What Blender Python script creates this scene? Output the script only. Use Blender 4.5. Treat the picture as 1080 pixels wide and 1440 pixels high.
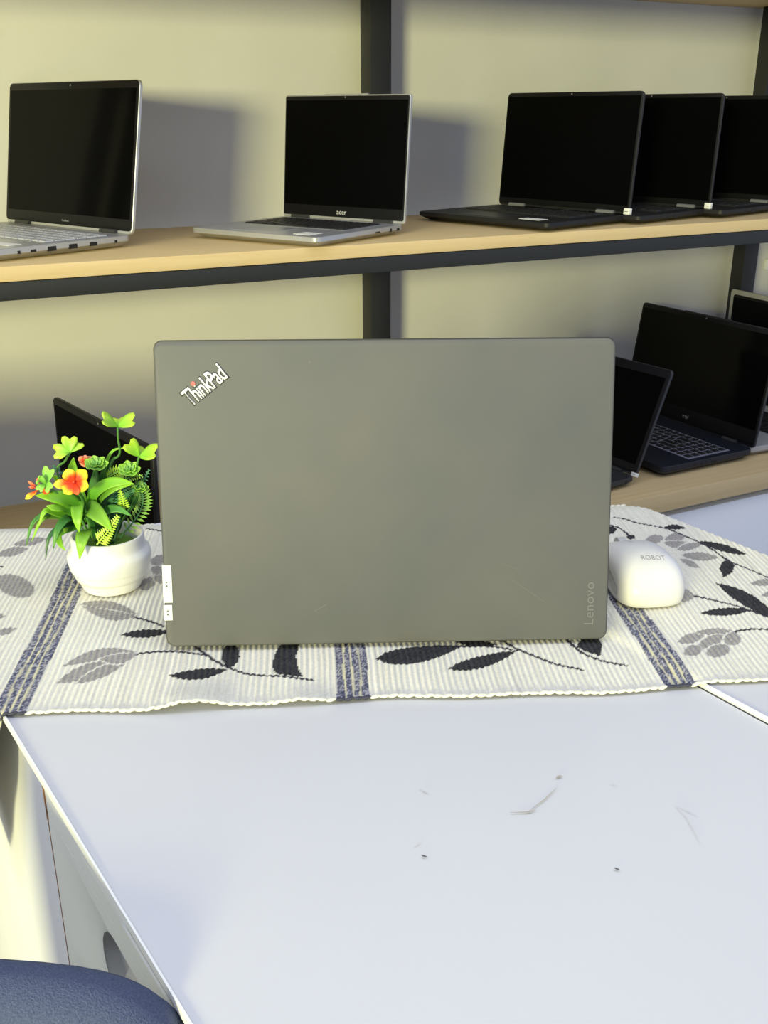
import bpy, bmesh, math, random
import numpy as np
from mathutils import Vector, Matrix

for o in list(bpy.data.objects): bpy.data.objects.remove(o)
scene = bpy.context.scene
COL = scene.collection
random.seed(7)

# ------------------------------------------------------------------ camera
# world: z = 0 is the desk top, the floor is 0.75 m below; metres
CAM_F, CAM_PITCH, CAM_Z = 1420.0, math.radians(21.5), 0.375
cd = bpy.data.cameras.new('camera'); cam = bpy.data.objects.new('camera', cd); COL.objects.link(cam)
cam.location = (0, 0, CAM_Z); cam.rotation_euler = (math.pi/2 - CAM_PITCH, 0, 0)
cd.sensor_fit = 'VERTICAL'; cd.sensor_height = 24; cd.lens = CAM_F/1440*24; cd.clip_start = .02
scene.camera = cam

# ------------------------------------------------------------------ world, lights, exposure
w = bpy.data.worlds.new('world'); scene.world = w; w.use_nodes = True
bg = w.node_tree.nodes['Background']; bg.inputs[0].default_value = (.64, .74, 1.0, 1); bg.inputs[1].default_value = .54
def area(name, loc, aim, size, size_y, power, col):
    l = bpy.data.lights.new(name, 'AREA'); l.shape = 'RECTANGLE'; l.size = size; l.size_y = size_y
    l.energy = power; l.color = col
    o = bpy.data.objects.new(name, l); COL.objects.link(o); o.location = loc
    o.rotation_euler = (Vector(aim) - Vector(loc)).to_track_quat('-Z', 'Y').to_euler(); return o
# cool ceiling panels over the desk, an added fill at the left, and a warm shop window low behind the camera on the left
area('overhead_light', (.15, .35, 1.95), (.15, .45, 0), 1.2, .6, 8.5, (.92, .94, 1))
area('overhead_light', (1.6, .4, 1.95), (1.6, .4, 0), 1.2, .6, 8.5, (.92, .94, 1))
area('overhead_light', (-1.5, -.4, 1.95), (-1.5, -.4, 0), 1.2, .6, 14, (.92, .94, 1))  # added fill, stronger than the others to brighten the drawer fronts
area('overhead_light', (.15, -1.6, 1.95), (.15, -1.6, 0), 1.2, .6, 8.5, (.92, .94, 1))
area('window_light', (-1.75, -3.5, .74), (0, 1.3, .2), .95, .6, 232, (1, .965, .48))
vs = scene.view_settings
vs.view_transform = 'Standard'; vs.look = 'None'; vs.gamma = 1; vs.exposure = 0.30
try: vs.use_curve_mapping = False
except Exception: pass

# ------------------------------------------------------------------ helpers
def tag(o, label=None, cat=None, group=None, kind=None):
    if label: o['label'] = label
    if cat: o['category'] = cat
    if group: o['group'] = group
    if kind: o['kind'] = kind
    return o
def empty(name, loc=(0, 0, 0), rz=0):
    o = bpy.data.objects.new(name, None); COL.objects.link(o); o.empty_display_size = .02
    o.location = loc; o.rotation_euler = (0, 0, rz); return o
def link(name, me, mat=None, parent=None, M=None):
    o = bpy.data.objects.new(name, me); COL.objects.link(o)
    if mat is not None and not me.materials: me.materials.append(mat)
    if parent is not None: o.parent = parent
    if M is not None: o.matrix_local = M
    return o
def build(name, bm, mat, parent=None, M=None, smooth=True, sharp=40):
    me = bpy.data.meshes.new(name); bmesh.ops.recalc_face_normals(bm, faces=bm.faces[:])
    bm.to_mesh(me); bm.free()
    if smooth:
        me.polygons.foreach_set('use_smooth', [True]*len(me.polygons))
        me.set_sharp_from_angle(angle=math.radians(sharp))
    return link(name, me, mat, parent, M)
def box(bm, x0, x1, y0, y1, z0, z1, bev=0, seg=2):
    g = bmesh.ops.create_cube(bm, size=1)['verts']
    for v in g: v.co = ((x0+x1)/2 + v.co.x*(x1-x0), (y0+y1)/2 + v.co.y*(y1-y0), (z0+z1)/2 + v.co.z*(z1-z0))
    if bev:
        es = {e for v in g for e in v.link_edges}
        bmesh.ops.bevel(bm, geom=list(es), offset=bev, segments=seg, affect='EDGES', profile=.5)
def bx(*a, **k):
    bm = bmesh.new(); box(bm, *a, **k); return bm
def loft(bm, rings, cap0=True, cap1=True, close=True):
    R = [[bm.verts.new(p) for p in r] for r in rings]; n = len(R[0])
    for a, b in zip(R, R[1:]):
        for i in range(n if close else n-1):
            j = (i+1) % n; bm.faces.new((a[i], a[j], b[j], b[i]))
    if cap0: bm.faces.new(R[0][::-1])
    if cap1: bm.faces.new(R[-1])
    return R
def rrect(x0, x1, y0, y1, r, seg=5):
    P = []
    for cx, cy, a in ((x1-r, y1-r, 0), (x0+r, y1-r, 90), (x0+r, y0+r, 180), (x1-r, y0+r, 270)):
        for i in range(seg+1):
            t = math.radians(a + 90*i/seg); P.append((cx + r*math.cos(t), cy + r*math.sin(t)))
    return P
def slab(bm, x0, x1, y0, y1, z0, z1, r, edge=.0008, under=None):
    """plate with round plan corners and a softened top edge; under = (inset, height) tapers the bottom"""
    rg = []
    if under:
        i, h = under; rg.append([(x, y, z0) for x, y in rrect(x0+i, x1-i, y0+i, y1-i*.4, r)])
        rg.append([(x, y, z0+h) for x, y in rrect(x0, x1, y0, y1, r)])
    else:
        rg.append([(x, y, z0) for x, y in rrect(x0+edge, x1-edge, y0+edge, y1-edge, r)])
        rg.append([(x, y, z0+edge) for x, y in rrect(x0, x1, y0, y1, r)])
    rg.append([(x, y, z1-edge) for x, y in rrect(x0, x1, y0, y1, r)])
    rg.append([(x, y, z1) for x, y in rrect(x0+edge, x1-edge, y0+edge, y1-edge, r)])
    loft(bm, rg)
def cyl(bm, p, q, r0, r1=None, seg=14):
    p, q = Vector(p), Vector(q); r1 = r0 if r1 is None else r1
    Q = (q-p).to_track_quat('Z', 'Y')
    loft(bm, [[p*(1-t)+q*t + Q @ Vector((r*math.cos(2*math.pi*i/seg), r*math.sin(2*math.pi*i/seg), 0)) for i in range(seg)] for t, r in ((0, r0), (1, r1))])
def tube(bm, pts, r, seg=7, r1=None):
    pts = [Vector(p) for p in pts]; n = len(pts); rg = []
    for k, p in enumerate(pts):
        d = pts[min(k+1, n-1)] - pts[max(k-1, 0)]; Q = d.to_track_quat('Z', 'Y')
        rr = r if r1 is None else r + (r1-r)*k/(n-1)
        rg.append([p + Q @ Vector((rr*math.cos(2*math.pi*i/seg), rr*math.sin(2*math.pi*i/seg), 0)) for i in range(seg)])
    loft(bm, rg)
def bez(pts, n=10):
    """smooth polyline through 3 or more points"""
    P = [Vector(p) for p in pts]
    if len(P) == 2: return [P[0].lerp(P[1], i/n) for i in range(n+1)]
    P = [P[0]*2-P[1]] + P + [P[-1]*2-P[-2]]; out = []
    for k in range(1, len(P)-2):
        for i in range(n):
            t = i/n; a, b, c, d = P[k-1:k+3]
            out.append(.5*((2*b)+(c-a)*t+(2*a-5*b+4*c-d)*t*t+(3*b-3*c+d-a)*t**3))
    out.append(P[-2]); return out
def text(name, s, mat, parent, M, height, sx=1.0, bold=0.0, depth=.0002, width=None, spacing=1.0, res=3):
    cu = bpy.data.curves.new(name, 'FONT'); cu.body = s; cu.size = 1; cu.offset = bold; cu.extrude = 0; cu.space_character = spacing
    cu.resolution_u = res; cu.align_x = 'CENTER'; cu.align_y = 'CENTER'
    t = bpy.data.objects.new('t', cu); COL.objects.link(t)
    me = bpy.data.meshes.new_from_object(t.evaluated_get(bpy.context.evaluated_depsgraph_get()))
    bpy.data.objects.remove(t); bpy.data.curves.remove(cu)
    xs = [v.co.x for v in me.vertices]; ys = [v.co.y for v in me.vertices]
    k = height/(max(ys)-min(ys)); kx = k*sx if width is None else width/(max(xs)-min(xs))
    mx, my = (max(xs)+min(xs))/2, (max(ys)+min(ys))/2
    bm = bmesh.new(); bm.from_mesh(me); bpy.data.meshes.remove(me)
    for v in bm.verts: v.co = ((v.co.x-mx)*kx, (v.co.y-my)*k, 0)
    g = bmesh.ops.extrude_face_region(bm, geom=bm.faces[:])
    for v in [e for e in g['geom'] if isinstance(e, bmesh.types.BMVert)]: v.co.z += depth
    return build(name, bm, mat, parent, M, smooth=False)

# ------------------------------------------------------------------ materials (procedural)
MATS = {}
def mat(name, col, rough=.5, metal=0.0, spec=.5, noise=None, bump=None, coat=0, attr=None, sss=0):
    """noise = (scale, second colour, contrast, stretch xyz); bump = (scale, strength, distance)"""
    if name in MATS: return MATS[name]
    m = bpy.data.materials.new(name); m.use_nodes = True; N = m.node_tree.nodes; L = m.node_tree.links
    b = N['Principled BSDF']; c = tuple(col)+(1,)
    b.inputs['Base Color'].default_value = c; b.inputs['Roughness'].default_value = rough
    b.inputs['Metallic'].default_value = metal; b.inputs['Specular IOR Level'].default_value = spec
    b.inputs['Coat Weight'].default_value = coat
    tc = N.new('ShaderNodeTexCoord')
    if attr:
        a = N.new('ShaderNodeAttribute'); a.attribute_name = attr; L.new(a.outputs['Color'], b.inputs['Base Color'])
    if noise:
        sc, c2, con, st = noise
        mp = N.new('ShaderNodeMapping'); mp.inputs['Scale'].default_value = st; L.new(tc.outputs['Object'], mp.inputs[0])
        n = N.new('ShaderNodeTexNoise'); n.inputs['Scale'].default_value = sc; n.inputs['Detail'].default_value = 5
        L.new(mp.outputs[0], n.inputs['Vector'])
        r = N.new('ShaderNodeValToRGB'); r.color_ramp.elements[0].position = .5-con; r.color_ramp.elements[1].position = .5+con
        r.color_ramp.elements[0].color = c; r.color_ramp.elements[1].color = tuple(c2)+(1,)
        L.new(n.outputs['Fac'], r.inputs[0])
        if attr:
            mx = N.new('ShaderNodeMix'); mx.data_type = 'RGBA'; mx.blend_type = 'MULTIPLY'; mx.inputs[0].default_value = 1
            L.new(a.outputs['Color'], mx.inputs[6]); L.new(r.outputs[0], mx.inputs[7]); L.new(mx.outputs[2], b.inputs['Base Color'])
        else: L.new(r.outputs[0], b.inputs['Base Color'])
    if bump:
        n = N.new('ShaderNodeTexNoise'); n.inputs['Scale'].default_value = bump[0]; n.inputs['Detail'].default_value = 4
        L.new(tc.outputs['Object'], n.inputs['Vector'])
        p = N.new('ShaderNodeBump'); p.inputs['Strength'].default_value = bump[1]; p.inputs['Distance'].default_value = bump[2]
        L.new(n.outputs['Fac'], p.inputs['Height']); L.new(p.outputs[0], b.inputs['Normal'])
    MATS[name] = m; return m
m_wall = mat('painted_wall', (.62, .62, .585), .85, spec=.2, noise=(6, (.66, .655, .62), .25, (1, 1, 1)), bump=(160, .08, .002))
m_floor = mat('floor_tile', (.42, .42, .42), .4, noise=(3, (.48, .47, .46), .3, (1, 1, 1)))
m_wood = mat('light_oak_board', (.56, .41, .20), .5, spec=.3, noise=(9, (.63, .48, .26), .28, (.6, 14, 14)), bump=(90, .04, .001))
m_steel = mat('black_steel', (.016, .017, .018), .5, spec=.4, bump=(300, .06, .0005))
m_laminate = mat('white_laminate', (.575, .575, .605), .30, spec=.3, noise=(7, (.592, .592, .622), .3, (1, 1, 1)))
m_edge = mat('white_edge_band', (.84, .84, .82), .4)
m_cream = mat('cream_panel', (.74, .745, .80), .5, spec=.3, noise=(14, (.71, .715, .76), .18, (1, 1, .4)))
m_drawer = mat('pale_grey_laminate', (.76, .775, .735), .42, noise=(5, (.79, .80, .765), .3, (1, 1, 1)))
m_recess = mat('grey_plastic_pull', (.50, .495, .46), .45)
m_frame = mat('pale_grey_metal', (.42, .42, .42), .4, metal=.2)
m_gap = mat('dark_joint', (.03, .028, .026), .8)
m_chip = mat('chipped_board_core', (.36, .18, .08), .9)
m_lid = mat('matte_dark_lid', (.092, .096, .098), .52, spec=.30, noise=(9, (.116, .114, .108), .2, (1, 1, 1)), bump=(900, .05, .0003))
m_lidedge = mat('black_rubber_frame', (.02, .02, .021), .5)
m_black = mat('black_plastic', (.012, .012, .013), .5, spec=.3, bump=(600, .06, .0003))
m_black2 = mat('charcoal_plastic', (.028, .029, .031), .45, spec=.35)
m_navy = mat('blue_black_plastic', (.012, .014, .022), .4, spec=.35)
m_screen = mat('black_glass', (.0018, .0018, .002), .10, spec=.075)
m_screen2 = mat('black_matte_panel', (.0015, .0015, .0017), .4, spec=.035)
m_bezel = mat('bezel_plastic', (.007, .007, .008), .45, spec=.18)
m_silver = mat('silver_metal', (.46, .465, .48), .36, metal=.55, noise=(30, (.50, .50, .51), .3, (1, 1, 1)))
m_gunsilver = mat('grey_metal', (.27, .275, .29), .36, metal=.5)
m_key = mat('black_key', (.014, .014, .015), .5, spec=.35)
m_keysil = mat('silver_key', (.40, .405, .43), .4)
m_keyplate = mat('key_tray', (.01, .01, .011), .6)
m_keygrid = mat('pale_key_tray', (.20, .20, .25), .5)
m_port = mat('port_cavity', (.004, .004, .004), .7)
m_label = mat('white_label', (.80, .80, .74), .6, noise=(160, (.76, .76, .70), .2, (1, 1, 1)))
m_print = mat('grey_print', (.10, .10, .10), .7)
m_logo = mat('silver_logo', (.62, .62, .60), .35, metal=.3)
m_white = mat('logo_white', (.80, .80, .78), .4)
m_outline = mat('logo_outline', (.030, .032, .028), .5)
m_red = mat('logo_red', (.75, .07, .08), .4)
m_emboss = mat('grey_letters', (.155, .157, .152), .4)
m_cloth = mat('woven_cotton', (1, 1, 1), .9, spec=.15, attr='weave', noise=(420, (.86, .86, .86), .25, (1, 1, 1)), bump=(700, .35, .0006))
m_thread = mat('cotton_thread', (.80, .78, .63), .85, spec=.15, bump=(900, .3, .0004))
m_darkthread = mat('navy_thread', (.06, .06, .085), .85, spec=.15)
m_ceramic = mat('white_ceramic', (.83, .825, .80), .35, spec=.45, bump=(40, .03, .002))
m_moss = mat('green_moss', (.06, .16, .015), .95, noise=(220, (.16, .32, .03), .25, (1, 1, 1)), bump=(400, .8, .003))
m_leaf = mat('plastic_leaf', (1, 1, 1), .42, spec=.4, attr='tint')
m_petal = mat('plastic_petal', (1, 1, 1), .5, spec=.3, attr='tint')
m_stem = mat('green_stem', (.07, .22, .035), .5)
m_dstem = mat('dark_green_sprig', (.035, .12, .055), .5)
m_mouse = mat('white_satin_plastic', (.68, .67, .66), .38, spec=.4)
m_mside = mat('grey_white_plastic', (.52, .52, .50), .45)
m_fabric = mat('navy_fabric', (.060, .075, .135), .95, spec=.1, noise=(900, (.105, .125, .20), .25, (1, 1, 1)), bump=(1100, .8, .0015))
m_chrome = mat('chrome', (.6, .6, .6), .2, metal=1)
m_mark = mat('brown_scuff', (.40, .36, .31), .8)
m_mark2 = mat('faint_scuff', (.56, .555, .57), .8)
m_speck = mat('dark_speck', (.12, .12, .13), .8)

# ------------------------------------------------------------------ the shelf wall: frame SF, x along the wall, y into it
SF = Matrix.Translation((0, 1.518, 0)) @ Matrix.Rotation(math.radians(90-62.2), 4, 'Z')
WALL_N, Z_UP, Z_LOW, Z_TOP = .43, .20, -.24, .588
tag(build('wall_back', bx(-2.2, 2.6, WALL_N, WALL_N+.12, -.75, 2.0), m_wall, None, SF, smooth=False), 'pale cream painted wall behind the shelves', kind='structure')
tag(build('shade_block_left', bx(-1.75, -.60, .62, .74, -.75, .085), m_wall, smooth=False), 'low block added out of view on the left to shade the wall', kind='structure')  # unseen block, added so the lower left of the back wall falls in shade
tag(build('floor', bx(-3, 3, -2.6, 3.2, -.80, -.75), m_floor, smooth=False), 'grey tiled floor under the desk', kind='structure')

rack = empty('display_rack'); rack.matrix_world = SF @ Matrix.Translation((0, .18, -.75))
tag(rack, 'black steel display rack with light oak shelf boards along the wall', 'shelving')
RM = Matrix.Translation((0, -.18, .75))
def rackpart(name, bm, m): return build(name, bm, m, rack, RM, sharp=30)
S0, S1 = -1.35, 1.75
rackpart('shelf_board', bx(S0, S1, 0, .36, Z_UP-.019, Z_UP, bev=.0012), m_wood)
rackpart('shelf_board', bx(S0, S1, -.113, .36, Z_LOW-.035, Z_LOW, bev=.0012), m_wood)
rackpart('shelf_board', bx(S0, S1, 0, WALL_N, Z_TOP, Z_TOP+.019, bev=.0012), m_wood)
for z in (Z_UP-.019, Z_TOP):
    rackpart('front_rail', bx(S0, S1, .002, .026, z-.0235, z-.0005, bev=.0015), m_steel)
for s in (-.78, .185, 1.146):
    rackpart('post', bx(s-.022, s+.022, .363, .400, -.75, 1.0, bev=.003), m_steel)
for s in (-.78, 1.65):
    for z in (Z_UP-.019, Z_TOP): rackpart('side_rail', bx(s-.012, s+.012, .026, .363, z-.0235, z-.0005), m_steel)

cab = empty('storage_cabinet'); cab.matrix_world = SF @ Matrix.Translation((.6, .1, -.75))
tag(cab, 'white cabinet under the lower oak shelf at the right edge', 'cabinet')
CM = Matrix.Translation((-.6, -.1, .75))
build('carcass', bx(-.25, 1.75, -.080, .34, -.75, Z_LOW-.036), mat('cabinet_rail', (.62, .64, .60), .5), cab, CM, smooth=False)
for a, b in ((-.24, .345), (.35, .935), (.94, 1.525)):
    build('door', bx(a, b, -.098, -.081, -.72, Z_LOW-.052, bev=.001), mat('cabinet_white', (.86, .865, .88), .4), cab, CM)

sock = empty('wall_socket'); sock.matrix_world = SF @ Matrix.Translation((1.288, WALL_N, .035))
tag(sock, 'small cream socket plate on the wall right of the steel post', 'socket')
build('plate', bx(-.024, .036, -.009, 0, -.010, .016, bev=.002), m_cream, sock)
build('slot', bx(-.012, -.009, -.0096, -.008, -.004, .006), m_gap, sock, smooth=False)

# ------------------------------------------------------------------ desks: frame DF, x to the right across the desk, y away along its left edge
DA = math.radians(34.4)
DF = Matrix.Translation((-.2526, .5784, 0)) @ Matrix.Rotation(DA, 4, 'Z')
DFI = DF.inverted()
SEAM = .416; STEP = .0026; DESK_R = .638; NEAR = -1.0
def prism(poly, z0, z1, bev=.0012):
    bm = bmesh.new(); loft(bm, [[(x, y, z0) for x, y in poly], [(x, y, z1-bev) for x, y in poly], None][:2])
    return bm
def world_xy(x, y): return (DFI @ Vector((x, y, 0))).to_2d()
def poly_desk(xa, xb, far):
    """desk plan between two lines along the desk; the far end is cut parallel to the runner"""
    P = [(xa, NEAR), (xb, NEAR)]
    for x in (xb, xa):
        # y where world point lies on far line  Y = far + .0757*X
        lo, hi = -1, 1.2
        for _ in range(50):
            m = (lo+hi)/2; p = DF @ Vector((x, m, 0))
            if p.y < far + .0757*p.x: lo = m
            else: hi = m
        P.append((x, lo))
    return P
desk = empty('desk'); desk.matrix_world = DF @ Matrix.Translation((.2, -.3, -.75))
tag(desk, 'white laminate desk with a drawer pedestal, carrying the dark laptop', 'desk')
KM = Matrix.Translation((-.2, .3, .75))
P1 = poly_desk(0, SEAM-.0026, .915); bm = prism(P1, -.006, 0)
top1 = build('desktop', bm, m_laminate, desk, KM, smooth=False)
build('edge_band', bx(-.0012, .0, NEAR, P1[3][1], -.006, -.0001), m_edge, desk, KM, smooth=False)
# drawer pedestal: its fronts face left, flush under the edge
PE = -.068
ped = build('pedestal', bx(.012, .40, -.70, PE-.013, -.74, -.0065), m_drawer, desk, KM, smooth=False)
build('end_panel', bx(.0105, .40, PE-.012, PE, -.75, -.0068), m_drawer, desk, KM, smooth=False)
build('chipped_edge', bx(.0012, .0026, PE-.0012, PE+.0003, -.040, -.0075), m_chip, desk, KM, smooth=False)
build('worn_edge', bx(.0016, .0024, PE-.0004, PE+.0003, -.30, -.040), m_chip, desk, KM, smooth=False)
build('knee_panel', bx(.014, .026, PE+.001, P1[3][1]-.004, -.75, -.0065), m_cream, desk, KM, smooth=False)
build('leg_panel', bx(.026, .40, P1[3][1]-.10, P1[3][1]-.084, -.75, -.0065), m_cream, desk, KM, smooth=False)
def drawer(y0, y1, z0, z1, hy0, hy1, hz0, hz1):
    """drawer front in the plane x = 0.004 with a long capsule finger pull sunk into it"""
    bm = bmesh.new(); n = 10; r = (hz1-hz0)/2; cz = (hz0+hz1)/2; cap = []
    for c, a in ((hy1-r, -90), (hy0+r, 90)):
        for i in range(n+1):
            t = math.radians(a + 180*i/n); cap.append((c + r*math.cos(t), cz + r*math.sin(t)))
    m = len(cap); cy = (hy0+hy1)/2
    outer = []
    for y, z in cap:
        dy, dz = y-cy, z-cz
        k = min((y1-cy)/dy if dy > 1e-6 else (y0-cy)/dy if dy < -1e-6 else 9e9, (z1-cz)/dz if dz > 1e-6 else (z0-cz)/dz if dz < -1e-6 else 9e9)
        outer.append((cy+dy*k, cz+dz*k))
    for qy, qz in ((y0, z0), (y0, z1), (y1, z0), (y1, z1)):
        k = min(range(m), key=lambda i: ((outer[i][0]-qy)/(y1-y0))**2+((outer[i][1]-qz)/(z1-z0))**2); outer[k] = (qy, qz)
    rg = [[(.0105, y, z) for y, z in outer], [(.002, y, z) for y, z in outer], [(.002, y, z) for y, z in cap],
          [(.0032, cy+(y-cy)*.985, cz+(z-cz)*.93) for y, z in cap]]
    loft(bm, rg, cap0=False, cap1=False)
    d = build('drawer_front', bm, m_drawer, desk, KM, sharp=25)
    bm = bmesh.new()
    sc = lambda f, x: [(x, cy+(y-cy)*(1-(1-f)*.25), cz+(z-cz)*f) for y, z in cap]
    loft(bm, [sc(.95, .0031), sc(.90, .0115), sc(.55, .0115), sc(.45, .0055), sc(.30, .0052)], cap0=False)
    build('finger_pull', bm, m_recess, d)
drawer(-.69, PE, -.0335, -.0075, -.62, -.196, -.0215, -.0095)
drawer(-.69, PE, -.135, -.0345, -.62, -.150, -.108, -.046)
drawer(-.69, PE, -.40, -.136, -.62, -.150, -.230, -.168)
drawer(-.69, PE, -.72, -.401, -.62, -.150, -.495, -.433)
def mark(pts, wd, m, name='scuff'):
    bm = bmesh.new(); P = bez([(x, y, .0002) for x, y in pts], 6); L = []; n = len(P)
    for i, p in enumerate(P):
        d = (P[min(i+1, n-1)]-P[max(i-1, 0)]).normalized(); h = wd*(.25+.75*math.sin(math.pi*(i+.3)/(n-.4)))/2
        L.append((p + Vector((-d.y, d.x, 0))*h, p - Vector((-d.y, d.x, 0))*h))
    rows = [[bm.verts.new(DFI @ Vector(q)) for q in l] for l in L]
    for a, b in zip(rows, rows[1:]): bm.faces.new((a[0], a[1], b[1], b[0]))
    return build(name, bm, m, top1, smooth=False)
mark([(.0726, .4785), (.083, .4791), (.088, .481)], .0011, m_mark)
mark([(.083, .4791), (.094, .4901), (.1034, .5016)], .0007, m_mark)
mark([(.1045, .511), (.1065, .5127), (.1085, .513)], .0020, m_mark)
mark([(.0213, .5016), (.0266, .4962)], .0009, m_mark2); mark([(.0201, .454), (.0185, .4515), (.0168, .4499)], .0006, m_mark2)
mark([(.0205, .4420), (.0216, .4418), (.0232, .4412)], .0014, m_speck, 'speck'); mark([(.1232, .4325), (.1242, .4319), (.1256, .431)], .0014, m_speck, 'speck')
mark([(.1363, .5064), (.14, .5037)], .0007, m_mark2); mark([(.1701, .4856), (.1806, .4759)], .0006, m_mark2); mark([(.1701, .4856), (.1735, .474), (.1751, .4516)], .0006, m_mark2)

desk2 = empty('desk'); desk2.matrix_world = DF @ Matrix.Translation((.52, -.3, -.75))
tag(desk2, 'narrow white desk joined along the right side of the main desk', 'desk')
K2 = Matrix.Translation((-.52, .3, .75))
P2 = poly_desk(SEAM+.0008, DESK_R, .925)
build('desktop', prism(P2, -.022, STEP), m_laminate, desk2, K2, smooth=False)
build('edge_band', bx(SEAM+.0002, SEAM+.0009, NEAR, P2[3][1], -.022, STEP-.0002), m_edge, desk2, K2, smooth=False)
build('joint', bx(SEAM-.0024, SEAM+.0001, NEAR, P2[3][1]-.01, -.0040, -.0022), m_gap, desk2, K2, smooth=False)
build('side_panel', bx(DESK_R-.03, DESK_R-.012, NEAR+.05, P2[2][1]-.04, -.75, -.022), m_laminate, desk2, K2, smooth=False)
build('end_panel', bx(SEAM+.012, DESK_R-.03, NEAR+.05, NEAR+.068, -.75, -.022), m_laminate, desk2, K2, smooth=False)

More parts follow.
